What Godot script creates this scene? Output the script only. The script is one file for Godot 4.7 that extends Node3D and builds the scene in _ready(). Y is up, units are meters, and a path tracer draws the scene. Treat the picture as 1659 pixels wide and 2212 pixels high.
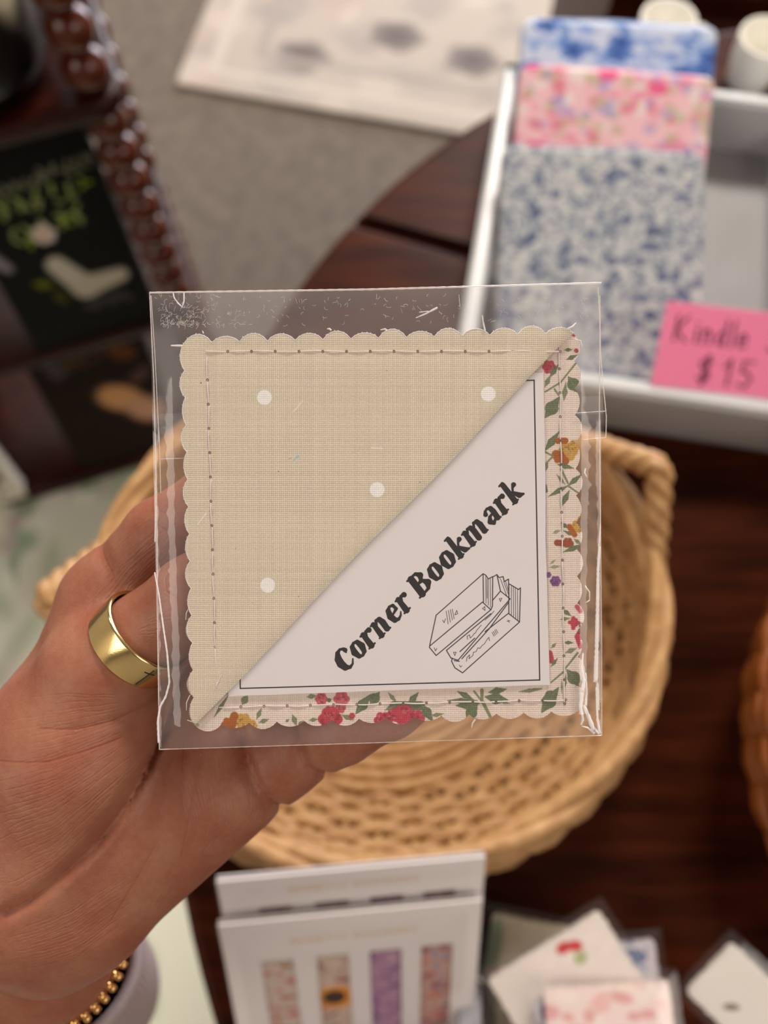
extends Node3D
# A hand holds up a corner bookmark in a clear sleeve above a craft stall table.
# Units are metres; y is up. Things held in front of the camera are modelled in millimetres in the
# frame of the held packet ("hold": x to the right, y up the packet, z out of its face) and scaled by MM.

const MM := 0.001
const TABLE := 0.74
const LAMPS := [[0.55, -2.1, 0.6, 17.0, "small bright ceiling light panel beyond the table"], [-1.0, -2.0, 0.6, 5.0, "small ceiling light panel beyond the bookshelf"],
	[-1.9, 1.0, 1.6, 4.5, "large dim ceiling light panel behind the bookshelf side"], [1.9, 1.0, 1.6, 4.5, "large dim ceiling light panel behind the table side"]]
const STROKES := {
	"K": [[[0.1, 0], [0.1, 1]], [[0.8, 1], [0.12, 0.45], [0.85, 0]]], "i": [[[0.2, 0], [0.2, 0.55]], [[0.2, 0.78], [0.2, 0.8]]], "n": [[[0.1, 0], [0.1, 0.55], [0.15, 0.45], [0.4, 0.57], [0.6, 0.4], [0.62, 0]]],
	"d": [[[0.6, 1], [0.6, 0]], [[0.6, 0.45], [0.35, 0.55], [0.12, 0.3], [0.3, 0.03], [0.6, 0.15]]], "l": [[[0.2, 1], [0.2, 0]]], "e": [[[0.15, 0.3], [0.6, 0.32], [0.5, 0.52], [0.3, 0.55], [0.12, 0.3], [0.3, 0.03], [0.65, 0.1]]],
	"S": [[[0.8, 0.85], [0.55, 1.0], [0.2, 0.85], [0.3, 0.6], [0.7, 0.42], [0.75, 0.15], [0.4, 0], [0.1, 0.12]]], "$": [[[0.8, 0.8], [0.5, 0.92], [0.2, 0.78], [0.3, 0.58], [0.7, 0.42], [0.75, 0.2], [0.45, 0.08], [0.12, 0.2]], [[0.55, 1.05], [0.4, -0.05]], [[0.66, 1.05], [0.51, -0.05]]],
	"1": [[[0.1, 0.7], [0.4, 1], [0.4, 0]]], "5": [[[0.8, 1], [0.25, 1], [0.2, 0.58], [0.5, 0.62], [0.8, 0.35], [0.55, 0.02], [0.1, 0.1]]],
	"M": [[[0.05, 0], [0.1, 1], [0.5, 0.3], [0.9, 1], [0.95, 0]]], "A": [[[0, 0], [0.45, 1], [0.9, 0]], [[0.18, 0.38], [0.72, 0.38]]], "G": [[[0.85, 0.85], [0.5, 1], [0.1, 0.75], [0.08, 0.25], [0.45, 0], [0.85, 0.15], [0.85, 0.45], [0.55, 0.45]]],
	"N": [[[0.1, 0], [0.1, 1], [0.85, 0], [0.85, 1]]], "E": [[[0.8, 1], [0.1, 1], [0.1, 0], [0.8, 0]], [[0.1, 0.52], [0.65, 0.52]]], "T": [[[0, 1], [0.9, 1]], [[0.45, 1], [0.45, 0]]], "I": [[[0.4, 0], [0.4, 1]]],
	"C": [[[0.85, 0.85], [0.5, 1], [0.1, 0.75], [0.08, 0.25], [0.45, 0], [0.85, 0.15]]], "B": [[[0.1, 0], [0.1, 1], [0.6, 0.98], [0.7, 0.75], [0.55, 0.53], [0.1, 0.53]], [[0.55, 0.53], [0.8, 0.3], [0.6, 0.02], [0.1, 0]]],
	"O": [[[0.45, 1], [0.08, 0.75], [0.08, 0.25], [0.45, 0], [0.85, 0.25], [0.85, 0.75], [0.45, 1]]], "R": [[[0.1, 0], [0.1, 1], [0.6, 0.98], [0.75, 0.75], [0.55, 0.5], [0.1, 0.5]], [[0.45, 0.5], [0.85, 0]]]}
# fat slanting print letters: [advance, strokes of [x, y, half width]]
const LETTERS := {
	" ": [0.42, []],
	"C": [1.08, [[[0.93, 1.02, 0.14], [0.9, 1.12, 0.1], [0.7, 1.27, 0.07], [0.46, 1.2, 0.13], [0.28, 0.9, 0.22], [0.24, 0.6, 0.24], [0.32, 0.28, 0.2], [0.55, 0.08, 0.1], [0.8, 0.12, 0.06], [0.98, 0.32, 0.045]], [[0.93, 1.02, 0.13], [0.9, 0.88, 0.05]]]],
	"o": [1.0, [[[0.5, 0.97, 0.07], [0.29, 0.84, 0.14], [0.21, 0.5, 0.2], [0.29, 0.16, 0.14], [0.5, 0.03, 0.07], [0.71, 0.16, 0.14], [0.79, 0.5, 0.2], [0.71, 0.84, 0.14], [0.5, 0.97, 0.07]]]],
	"r": [0.86, [[[0.06, 0.93, 0.06], [0.25, 0.9, 0.15], [0.25, 0.1, 0.19]], [[0.04, 0.05, 0.055], [0.5, 0.05, 0.055]], [[0.34, 0.66, 0.08], [0.48, 0.93, 0.08], [0.68, 0.86, 0.17]]]],
	"n": [1.12, [[[0.05, 0.93, 0.06], [0.24, 0.9, 0.14], [0.24, 0.1, 0.18]], [[0.04, 0.05, 0.055], [0.46, 0.05, 0.055]], [[0.34, 0.7, 0.07], [0.5, 0.95, 0.09], [0.7, 0.86, 0.16], [0.76, 0.6, 0.19], [0.74, 0.15, 0.18], [0.92, 0.05, 0.06]]]],
	"e": [0.94, [[[0.36, 0.47, 0.05], [0.76, 0.6, 0.1], [0.72, 0.88, 0.1], [0.5, 0.98, 0.07], [0.3, 0.84, 0.15], [0.21, 0.5, 0.2], [0.29, 0.18, 0.17], [0.5, 0.05, 0.09], [0.74, 0.13, 0.06], [0.87, 0.28, 0.04]]]],
	"B": [1.22, [[[0.3, 1.2, 0.21], [0.3, 0.12, 0.21]], [[0.05, 1.29, 0.06], [0.5, 1.29, 0.06]], [[0.05, 0.06, 0.06], [0.5, 0.06, 0.06]], [[0.4, 1.29, 0.06], [0.7, 1.25, 0.1], [0.87, 1.0, 0.18], [0.72, 0.76, 0.1], [0.45, 0.7, 0.06]], [[0.45, 0.7, 0.06], [0.8, 0.68, 0.1], [0.97, 0.38, 0.21], [0.8, 0.1, 0.1], [0.4, 0.06, 0.06]]]],
	"k": [1.02, [[[0.26, 1.3, 0.16], [0.26, 0.1, 0.18]], [[0.05, 1.4, 0.06], [0.3, 1.4, 0.08]], [[0.05, 0.05, 0.055], [0.46, 0.05, 0.055]], [[0.4, 0.48, 0.06], [0.62, 0.78, 0.07], [0.78, 0.86, 0.15]], [[0.46, 0.56, 0.1], [0.68, 0.18, 0.17], [0.92, 0.06, 0.07]]]],
	"m": [1.64, [[[0.05, 0.93, 0.06], [0.24, 0.9, 0.14], [0.24, 0.1, 0.18]], [[0.04, 0.05, 0.055], [0.46, 0.05, 0.055]], [[0.34, 0.7, 0.07], [0.5, 0.95, 0.08], [0.7, 0.86, 0.15], [0.76, 0.6, 0.18], [0.75, 0.1, 0.18]], [[0.86, 0.7, 0.07], [1.02, 0.95, 0.08], [1.22, 0.86, 0.15], [1.28, 0.6, 0.18], [1.26, 0.15, 0.18], [1.44, 0.05, 0.06]]]],
	"a": [1.0, [[[0.25, 0.78, 0.14], [0.34, 0.93, 0.08], [0.52, 0.98, 0.07], [0.7, 0.84, 0.15], [0.73, 0.6, 0.17], [0.71, 0.15, 0.17], [0.88, 0.05, 0.06]], [[0.6, 0.55, 0.06], [0.36, 0.5, 0.1], [0.21, 0.28, 0.16], [0.34, 0.07, 0.11], [0.58, 0.2, 0.07]]]]}
const PALMLINES := [
	[[Vector2(-46.12, -36.51), Vector2(-50.47, -39.55), Vector2(-52.64, -42.81), Vector2(-53.73, -47.16), Vector2(-55.58, -52.59), Vector2(-58.62, -62.37), Vector2(-62.42, -70.52), Vector2(-67.85, -78.12), Vector2(-73.83, -83.56), Vector2(-79.81, -88.44), Vector2(-86.87, -92.25)], 2, 1.5],
	[[Vector2(-78.21, -49.41), Vector2(-70.22, -49.73), Vector2(-62.77, -48.56), Vector2(-55.32, -45.68), Vector2(-52.12, -43.23)], 0.5, 0.8],
	[[Vector2(-88.33, -56.86), Vector2(-75.55, -56.44), Vector2(-61.71, -53.03)], 0.25, 0.8],
	[[Vector2(-37.23, -54.69), Vector2(-34.97, -61.47), Vector2(-31.58, -68.25), Vector2(-27.06, -75.94)], 1.9, 1.7],
	[[Vector2(-21.41, -53.56), Vector2(-20.74, -58.65), Vector2(-18.93, -63.17), Vector2(-14.63, -66.22)], 1.8, 1.4],
	[[Vector2(-50.71, -58.64), Vector2(-49.91, -66.63), Vector2(-48.77, -72.9)], 0.5, 1.6],
	[[Vector2(-55.34, -81.03), Vector2(-59.82, -88.86), Vector2(-65.97, -98.93)], 0.6, 3],
	[[Vector2(-45.58, -60.92), Vector2(-47.29, -74.61), Vector2(-49.57, -84.88)], 0.35, 3.5],
	[[Vector2(-71.58, -9.67), Vector2(-67.9, -14.86), Vector2(-65.36, -19.46)], 0.9, 1.8],
	[[Vector2(-55.28, -3.31), Vector2(-51.28, -5.93), Vector2(-47.86, -7.53)], 0.4, 0.8],
	[[Vector2(-48.96, -12.23), Vector2(-50.12, -15.18), Vector2(-49.27, -18.13), Vector2(-46.53, -19.6)], 0.45, 0.7]]

var rng := RandomNumberGenerator.new()
var M := {}
var used := {}
var hold := Transform3D()


# ---------------------------------------------------------------- mesh helpers
class Geo:
	var v := PackedVector3Array()
	var uv := PackedVector2Array()
	var uv2 := PackedVector2Array()
	var t := PackedInt32Array()
	var scale := 1.0

	func add(p: Vector3, a := Vector2.ZERO, b := Vector2.ZERO) -> int:
		v.append(p * scale)
		uv.append(a)
		uv2.append(b)
		return v.size() - 1

	func tri(a: int, b: int, c: int) -> void:
		t.append(a)
		t.append(b)
		t.append(c)

	func quad(a: int, b: int, c: int, d: int) -> void:
		tri(a, b, c)
		tri(a, c, d)

	func face(a: Vector3, b: Vector3, c: Vector3, d: Vector3) -> void:
		var i := add(a, Vector2(0, 1))
		add(b, Vector2(1, 1))
		add(c, Vector2(1, 0))
		add(d, Vector2(0, 0))
		quad(i, i + 1, i + 2, i + 3)

	# smooth = true: vertices share normals as they share indices
	# crease > 0: normals are averaged by place over faces that meet at less than that angle
	func mesh(crease := -1.0) -> ArrayMesh:
		var n := PackedVector3Array()
		var count := t.size() / 3
		var fn := PackedVector3Array()
		fn.resize(count)
		for k in count:
			fn[k] = (v[t[k * 3 + 1]] - v[t[k * 3]]).cross(v[t[k * 3 + 2]] - v[t[k * 3]])
		var ov := v
		var ouv := uv
		var ouv2 := uv2
		var idx := PackedInt32Array()
		if crease < 0.0:
			n.resize(v.size())
			for k in count:
				for j in 3:
					n[t[k * 3 + j]] += fn[k]
			for k in n.size():
				n[k] = n[k].normalized()
			idx.resize(t.size())
			for k in count:
				idx[k * 3] = t[k * 3]
				idx[k * 3 + 1] = t[k * 3 + 2]
				idx[k * 3 + 2] = t[k * 3 + 1]
		else:
			var at := {}
			var limit := cos(deg_to_rad(crease))
			for k in count:
				for j in 3:
					var key := Vector3i((v[t[k * 3 + j]] * 1e5).round())
					if not at.has(key):
						at[key] = PackedInt32Array()
					at[key].append(k)
			ov = PackedVector3Array()
			ouv = PackedVector2Array()
			ouv2 = PackedVector2Array()
			for k in count:
				var own := fn[k].normalized()
				for j in [0, 2, 1]:
					var i := t[k * 3 + j]
					var sum := Vector3.ZERO
					for q in at[Vector3i((v[i] * 1e5).round())]:
						if fn[q].normalized().dot(own) >= limit:
							sum += fn[q]
					ov.append(v[i])
					ouv.append(uv[i])
					ouv2.append(uv2[i])
					n.append(sum.normalized())
					idx.append(idx.size())
		var arrays := []
		arrays.resize(Mesh.ARRAY_MAX)
		arrays[Mesh.ARRAY_VERTEX] = ov
		arrays[Mesh.ARRAY_NORMAL] = n
		arrays[Mesh.ARRAY_TEX_UV] = ouv
		arrays[Mesh.ARRAY_TEX_UV2] = ouv2
		arrays[Mesh.ARRAY_INDEX] = idx
		var m := ArrayMesh.new()
		m.add_surface_from_arrays(Mesh.PRIMITIVE_TRIANGLES, arrays)
		return m


func tube(g: Geo, path: PackedVector3Array, radius: Variant, sides := 8, closed := false) -> void:
	var n := path.size()
	var rings := []
	var side := Vector3.ZERO
	for i in n:
		var a := path[(i - 1 + n) % n] if closed or i > 0 else path[i]
		var b := path[(i + 1) % n] if closed or i < n - 1 else path[i]
		var dir := (b - a).normalized()
		if side == Vector3.ZERO:
			side = dir.cross(Vector3(0.31, 0.87, 0.38)).normalized()
		side = (side - dir * side.dot(dir)).normalized()
		var up := dir.cross(side)
		var r: float = radius[i] if radius is Array or radius is PackedFloat32Array else radius
		var ring := []
		for k in sides:
			var w := TAU * k / sides
			ring.append(g.add(path[i] + (side * cos(w) + up * sin(w)) * r, Vector2(float(k) / sides, float(i) / n)))
		rings.append(ring)
	for i in (n if closed else n - 1):
		var p = rings[i]
		var q = rings[(i + 1) % n]
		for k in sides:
			g.quad(p[k], p[(k + 1) % sides], q[(k + 1) % sides], q[k])
	if not closed:
		var c0 := g.add(path[0])
		var c1 := g.add(path[n - 1])
		for k in sides:
			g.tri(c0, rings[0][(k + 1) % sides], rings[0][k])
			g.tri(c1, rings[n - 1][k], rings[n - 1][(k + 1) % sides])


func lathe(g: Geo, profile: PackedVector2Array, seg := 32, at := Vector3.ZERO, basis := Basis()) -> void:
	var n := profile.size()
	var first := g.v.size()
	for k in seg + 1:
		var w := TAU * k / seg
		for i in n:
			g.add(at + basis * Vector3(profile[i].x * cos(w), profile[i].y, -profile[i].x * sin(w)), Vector2(float(k) / seg, float(i) / (n - 1)))
	for k in seg:
		for i in n - 1:
			var a := first + k * n + i
			g.quad(a, a + n, a + n + 1, a + 1)


# a box with chamfered edges
func cbox(g: Geo, at: Vector3, size: Vector3, bevel: float, basis := Basis()) -> void:
	var h := size / 2.0
	var id := {}
	for sx in [-1, 1]:
		for sy in [-1, 1]:
			for sz in [-1, 1]:
				for axis in 3:
					var p := Vector3(sx, sy, sz) * (h - Vector3.ONE * bevel)
					p[axis] = Vector3(sx, sy, sz)[axis] * h[axis]
					var a := Vector2((p.x + h.x) / size.x, (h.y - p.y) / size.y) if axis == 2 else Vector2((p.x + h.x) / size.x, (p.z + h.z) / size.z)
					id[[sx, sy, sz, axis]] = g.add(at + basis * p, a)
	for axis in 3:
		var b := (axis + 1) % 3
		var c := (axis + 2) % 3
		for s in [-1, 1]:
			var k := []
			for e in [[-1, -1], [1, -1], [1, 1], [-1, 1]]:
				var q := [0, 0, 0]
				q[axis] = s
				q[b] = e[0]
				q[c] = e[1]
				k.append(id[[q[0], q[1], q[2], axis]])
			if s > 0:
				g.quad(k[0], k[1], k[2], k[3])
			else:
				g.quad(k[3], k[2], k[1], k[0])
		for sb in [-1, 1]:
			for sc in [-1, 1]:
				var q := [0, 0, 0]
				q[b] = sb
				q[c] = sc
				q[axis] = -1
				var p0 = id[[q[0], q[1], q[2], b]]
				var p1 = id[[q[0], q[1], q[2], c]]
				q[axis] = 1
				var p2 = id[[q[0], q[1], q[2], c]]
				var p3 = id[[q[0], q[1], q[2], b]]
				if sb * sc > 0:
					g.quad(p0, p1, p2, p3)
				else:
					g.quad(p3, p2, p1, p0)
	for sx in [-1, 1]:
		for sy in [-1, 1]:
			for sz in [-1, 1]:
				if sx * sy * sz > 0:
					g.tri(id[[sx, sy, sz, 0]], id[[sx, sy, sz, 1]], id[[sx, sy, sz, 2]])
				else:
					g.tri(id[[sx, sy, sz, 0]], id[[sx, sy, sz, 2]], id[[sx, sy, sz, 1]])


# a flat outline (counterclockwise, in x and y) given thickness along z, its edges rounded by "bevel"
func prism(g: Geo, poly: PackedVector2Array, z0: float, z1: float, bevel := 0.0, basis := Basis(), at := Vector3.ZERO, box := Rect2()) -> void:
	var n := poly.size()
	var out := PackedVector2Array()
	for i in n:
		var a := poly[i] - poly[(i - 1 + n) % n]
		var b := poly[(i + 1) % n] - poly[i]
		var m := Vector2(a.normalized().y + b.normalized().y, -a.normalized().x - b.normalized().x)
		out.append(m * 2.0 / maxf(0.5, m.length_squared()))
	var layers := [[z0, 0.0], [z1, 0.0]]
	if bevel > 0.0:
		layers = []
		for s in 4:
			layers.append([z0 + bevel * (1.0 - cos(PI / 6 * s)), bevel * (1.0 - sin(PI / 6 * s))])
		for s in 4:
			layers.append([z1 - bevel * (1.0 - sin(PI / 6 * s)), bevel * (1.0 - cos(PI / 6 * s))])
	var rings := []
	if box.size == Vector2.ZERO:
		box = Rect2(poly[0], Vector2.ZERO)
		for p in poly:
			box = box.expand(p)
	for l in layers:
		var ring := []
		for i in n:
			var p: Vector2 = poly[i] - out[i] * l[1]
			ring.append(g.add(at + basis * Vector3(p.x, p.y, l[0]), Vector2((p.x - box.position.x) / box.size.x, 1.0 - (p.y - box.position.y) / box.size.y)))
		rings.append(ring)
	for k in rings.size() - 1:
		for i in n:
			var j := (i + 1) % n
			g.quad(rings[k][i], rings[k][j], rings[k + 1][j], rings[k + 1][i])
	var tris := Geometry2D.triangulate_polygon(poly)
	for k in tris.size() / 3:
		var a := tris[k * 3]
		var b := tris[k * 3 + 1]
		var c := tris[k * 3 + 2]
		if (poly[b] - poly[a]).cross(poly[c] - poly[a]) < 0:
			var s := b
			b = c
			c = s
		g.tri(rings[-1][a], rings[-1][b], rings[-1][c])
		g.tri(rings[0][a], rings[0][c], rings[0][b])


func round_rect(w: float, h: float, r: float, steps := 5) -> PackedVector2Array:
	var p := PackedVector2Array()
	for q in 4:
		var c := Vector2((w / 2 - r) * [1, -1, -1, 1][q], (h / 2 - r) * [1, 1, -1, -1][q])
		for s in steps + 1:
			p.append(c + Vector2.from_angle(PI / 2 * (q + float(s) / steps)) * r)
	return p


# a soft sheet inside an outline: Delaunay over boundary and grid points, heights from "z", with thickness
func sheet(g: Geo, poly: PackedVector2Array, step: float, z: Callable, thick: float, to_uv: Callable, to_uv2: Callable) -> void:
	var pts := PackedVector2Array(poly)
	var box := Rect2(poly[0], Vector2.ZERO)
	for p in poly:
		box = box.expand(p)
	var rows := int(box.size.y / step)
	for j in range(1, rows + 1):
		for i in range(1, int(box.size.x / step) + 1):
			var p := box.position + Vector2(i + (0.5 if j % 2 else 0.0), j) * step
			if Geometry2D.is_point_in_polygon(p, poly):
				var near := 1e9
				for k in range(0, poly.size()):
					near = minf(near, p.distance_squared_to(poly[k]))
				if near > step * step * 0.2:
					pts.append(p)
	var tris := Geometry2D.triangulate_delaunay(pts)
	var top := g.v.size()
	for p in pts:
		g.add(Vector3(p.x, p.y, z.call(p)), to_uv.call(p), to_uv2.call(p))
	var low := g.v.size()
	for p in pts:
		g.add(Vector3(p.x, p.y, z.call(p) - thick), to_uv.call(p), to_uv2.call(p))
	for k in tris.size() / 3:
		var a := tris[k * 3]
		var b := tris[k * 3 + 1]
		var c := tris[k * 3 + 2]
		if not Geometry2D.is_point_in_polygon((pts[a] + pts[b] + pts[c]) / 3.0, poly):
			continue
		if (pts[b] - pts[a]).cross(pts[c] - pts[a]) < 0:
			var s := b
			b = c
			c = s
		g.tri(top + a, top + b, top + c)
		g.tri(low + a, low + c, low + b)
	var n := poly.size()
	for i in n:
		var j := (i + 1) % n
		g.quad(low + i, low + j, top + j, top + i)


# ---------------------------------------------------------------- node helpers
func numbered(called: String) -> String:
	used[called] = used.get(called, -1) + 1
	return called if used[called] == 0 else "%s_%03d" % [called, used[called]]


func put(called: String, m: Mesh, material: Material, parent: Node = null) -> MeshInstance3D:
	var o := MeshInstance3D.new()
	o.name = numbered(called) if parent == null else called
	o.mesh = m
	o.material_override = material
	if parent == null:
		add_child(o)
	else:
		parent.add_child(o, true)
	return o


func thing(called: String, label: String, category: String, at := Transform3D(), group := "") -> Node3D:
	var o := Node3D.new()
	o.name = numbered(called)
	add_child(o)
	o.transform = at
	tag(o, label, category, group)
	return o


func tag(o: Node, label: String, category: String, group := "", kind := "") -> void:
	o.set_meta("label", label)
	o.set_meta("category", category)
	if group:
		o.set_meta("group", group)
	if kind:
		o.set_meta("kind", kind)


func structure(called: String, g: Geo, material: Material, label: String, category: String, crease := 30.0) -> MeshInstance3D:
	var o := put(called, g.mesh(crease), material)
	tag(o, label, category, "", "structure")
	return o


# ---------------------------------------------------------------- pictures
class Canvas:
	var w: int
	var h: int
	var d := PackedByteArray()

	func _init(width: int, height: int, color: Color) -> void:
		w = width
		h = height
		var im := Image.create(w, h, false, Image.FORMAT_RGBA8)
		im.fill(color)
		d = im.get_data()

	# tapered stroke from a to b in pixels, soft by "soft" pixels
	func stroke(a: Vector2, ra: float, b: Vector2, rb: float, c: Color, soft := 1.0) -> void:
		var R := maxf(ra, rb) + soft + 1.0
		var x0 := clampi(int(minf(a.x, b.x) - R), 0, w)
		var x1 := clampi(int(maxf(a.x, b.x) + R) + 1, 0, w)
		var y0 := clampi(int(minf(a.y, b.y) - R), 0, h)
		var y1 := clampi(int(maxf(a.y, b.y) + R) + 1, 0, h)
		var ab := b - a
		var len2 := maxf(ab.length_squared(), 1e-6)
		var cr := c.r * 255.0
		var cg := c.g * 255.0
		var cb := c.b * 255.0
		for y in range(y0, y1):
			for x in range(x0, x1):
				var px := x + 0.5 - a.x
				var py := y + 0.5 - a.y
				var t := clampf((px * ab.x + py * ab.y) / len2, 0.0, 1.0)
				px -= ab.x * t
				py -= ab.y * t
				var k := (ra + (rb - ra) * t - sqrt(px * px + py * py)) / soft + 0.5
				if k <= 0.0:
					continue
				k = minf(k, 1.0) * c.a
				var i := (y * w + x) * 4
				d[i] = int(d[i] + (cr - d[i]) * k)
				d[i + 1] = int(d[i + 1] + (cg - d[i + 1]) * k)
				d[i + 2] = int(d[i + 2] + (cb - d[i + 2]) * k)
				d[i + 3] = int(d[i + 3] + (255.0 - d[i + 3]) * k)

	func line(pts: PackedVector2Array, r: float, c: Color, soft := 1.0) -> void:
		for i in pts.size() - 1:
			stroke(pts[i], r, pts[i + 1], r, c, soft)

	func oval(at: Vector2, rx: float, ry: float, turn: float, c: Color, soft := 1.0) -> void:
		var R := maxf(rx, ry) + soft + 1.0
		var cs := cos(turn)
		var sn := sin(turn)
		var m := minf(rx, ry)
		for y in range(clampi(int(at.y - R), 0, h), clampi(int(at.y + R) + 1, 0, h)):
			for x in range(clampi(int(at.x - R), 0, w), clampi(int(at.x + R) + 1, 0, w)):
				var px := x + 0.5 - at.x
				var py := y + 0.5 - at.y
				var q := Vector2((px * cs + py * sn) / rx, (-px * sn + py * cs) / ry).length()
				var k := (1.0 - q) * m / soft + 0.5
				if k <= 0.0:
					continue
				k = minf(k, 1.0) * c.a
				var i := (y * w + x) * 4
				d[i] = int(d[i] + (c.r * 255.0 - d[i]) * k)
				d[i + 1] = int(d[i + 1] + (c.g * 255.0 - d[i + 1]) * k)
				d[i + 2] = int(d[i + 2] + (c.b * 255.0 - d[i + 2]) * k)
				d[i + 3] = int(d[i + 3] + (255.0 - d[i + 3]) * k)

	# a leaf with two pointed ends and a mottled fill
	func leaf(a: Vector2, b: Vector2, wide: float, c: Color, soft := 1.0) -> void:
		var mid := a.lerp(b, 0.45)
		stroke(a, wide * 0.06, mid, wide * 0.5, c, soft)
		stroke(mid, wide * 0.5, b, wide * 0.05, c, soft)

	func texture() -> ImageTexture:
		return ImageTexture.create_from_image(Image.create_from_data(w, h, false, Image.FORMAT_RGBA8, d))


func noise_texture(size: int, frequency: float, low: Color, high: Color, octaves := 4, seed_ := 1, kind := FastNoiseLite.TYPE_SIMPLEX_SMOOTH) -> ImageTexture:
	var n := FastNoiseLite.new()
	n.seed = seed_
	n.noise_type = kind
	n.frequency = frequency
	n.fractal_octaves = octaves
	var im := n.get_seamless_image(size, size)
	im.convert(Image.FORMAT_L8)
	var s := im.get_data()
	var out := PackedByteArray()
	out.resize(size * size * 4)
	var ramp := []
	for k in 256:
		var c := low.lerp(high, k / 255.0)
		ramp.append([int(c.r * 255), int(c.g * 255), int(c.b * 255)])
	for k in s.size():
		var c = ramp[s[k]]
		out[k * 4] = c[0]
		out[k * 4 + 1] = c[1]
		out[k * 4 + 2] = c[2]
		out[k * 4 + 3] = 255
	return ImageTexture.create_from_image(Image.create_from_data(size, size, false, Image.FORMAT_RGBA8, out))


func mat(color: Color, rough := 0.7, metal := 0.0, spec := 0.5) -> StandardMaterial3D:
	var m := StandardMaterial3D.new()
	m.albedo_color = color
	m.roughness = rough
	m.metallic = metal
	m.metallic_specular = spec
	return m


func rgb(r: int, g: int, b: int, a := 1.0) -> Color:
	return Color(r / 255.0, g / 255.0, b / 255.0, a)


func clear_film(alpha: float, tint := Color(1, 1, 1)) -> StandardMaterial3D:
	var m := mat(Color(tint.r, tint.g, tint.b, alpha), 0.06)
	m.transparency = BaseMaterial3D.TRANSPARENCY_ALPHA
	m.cull_mode = BaseMaterial3D.CULL_DISABLED
	return m


func triplanar(m: StandardMaterial3D, scale: Vector3, world := true) -> StandardMaterial3D:
	m.uv1_triplanar = true
	m.uv1_world_triplanar = world
	m.uv1_scale = scale
	return m


# cloth: a tile of plain weave, "threads" over and under each other, as colour and as relief
func weave_tile(threads: int, per: int, base: Color, gap: Color, seed_: int) -> Array:
	var n := threads * per
	rng.seed = seed_
	var wide_x := []
	var wide_y := []
	var tone_x := []
	var tone_y := []
	for k in threads:
		wide_x.append(rng.randf_range(0.74, 0.9))
		wide_y.append(rng.randf_range(0.74, 0.9))
		tone_x.append(rng.randf_range(0.97, 1.03))
		tone_y.append(rng.randf_range(0.97, 1.03))
	var col := PackedByteArray()
	col.resize(n * n * 4)
	var hei := PackedFloat32Array()
	hei.resize(n * n)
	for y in n:
		var j := y / per
		var fy := (float(y % per) + 0.5) / per * 2.0 - 1.0
		for x in n:
			var i := x / per
			var fx := (float(x % per) + 0.5) / per * 2.0 - 1.0
			var over := (i + j) % 2 == 0
			var in_x: float = 1.0 - absf(fx) / wide_x[i]
			var in_y: float = 1.0 - absf(fy) / wide_y[j]
			var hx := sqrt(clampf(in_x, 0, 1)) * (0.75 + 0.25 * (cos(fy * PI / 2) if over else -cos(fy * PI / 2)))
			var hy := sqrt(clampf(in_y, 0, 1)) * (0.75 + 0.25 * (-cos(fx * PI / 2) if over else cos(fx * PI / 2)))
			var h := maxf(hx, hy)
			var k := clampf(h * 1.7, 0.0, 1.0)
			var tone: float = tone_x[i] if hx > hy else tone_y[j]
			var c := gap.lerp(base, k)
			var q := (y * n + x) * 4
			col[q] = clampi(int(c.r * tone * 255), 0, 255)
			col[q + 1] = clampi(int(c.g * tone * 255), 0, 255)
			col[q + 2] = clampi(int(c.b * tone * 255), 0, 255)
			col[q + 3] = 255
			hei[y * n + x] = h
	return [ImageTexture.create_from_image(Image.create_from_data(n, n, false, Image.FORMAT_RGBA8, col)),
		ImageTexture.create_from_image(Image.create_from_data(n, n, false, Image.FORMAT_RF, hei.to_byte_array()))]


# ================================================================ the scene
func _ready() -> void:
	# camera: a phone held over the table, tilted 70 degrees down, focused on the packet 19 cm away
	var pitch := deg_to_rad(70.0)
	var forward := Vector3(0, -sin(pitch), -cos(pitch))
	var up := Vector3(0, cos(pitch), -sin(pitch))
	var eye := Vector3(0, 1.26, 0)
	hold = Transform3D(Basis(Vector3.RIGHT, up, -forward), eye + forward * 0.19)
	var camera := Camera3D.new()
	camera.name = "camera"
	camera.transform = Transform3D(Basis(Vector3.RIGHT, up, -forward), eye)
	var lens := CameraAttributesPhysical.new()
	lens.frustum_focal_length = 12.0 / tan(deg_to_rad(31.0))
	lens.frustum_focus_distance = 0.19
	lens.frustum_near = 0.02
	lens.frustum_far = 50.0
	lens.exposure_aperture = lens.frustum_focal_length / 3.7
	camera.attributes = lens
	add_child(camera)
	camera.fov = 62.0
	camera.near = 0.02
	camera.current = true

	var env := Environment.new()
	env.background_mode = Environment.BG_COLOR
	env.background_color = Color(0.02, 0.02, 0.02)
	env.tonemap_mode = Environment.TONE_MAPPER_LINEAR
	env.tonemap_exposure = 0.5
	env.sdfgi_enabled = true
	env.ssao_enabled = true
	env.ssil_enabled = true
	var world := WorldEnvironment.new()
	world.name = "surroundings"
	world.environment = env
	add_child(world)

	make_materials()
	make_room()
	make_table()
	make_shelf()
	make_tray()
	make_basket("wicker_basket", "round honey-coloured wicker basket with rope loop handles under the held packet", Vector3(-0.003, TABLE, -0.114), Vector2(0.146, 0.134), 0.084, M.wicker, [[24.0, 22.0], [183.0, 17.0]])
	make_basket("wicker_basket", "darker orange-brown wicker basket at the right edge of the table", Vector3(0.353, TABLE, -0.03), Vector2(0.150, 0.150), 0.088, M.wicker_dark, [[95.0, 22.0], [275.0, 22.0]])
	make_bookmark_packs()
	make_pile()
	make_far_things()
	make_packet()
	make_hand()
	make_jewellery()


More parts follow.
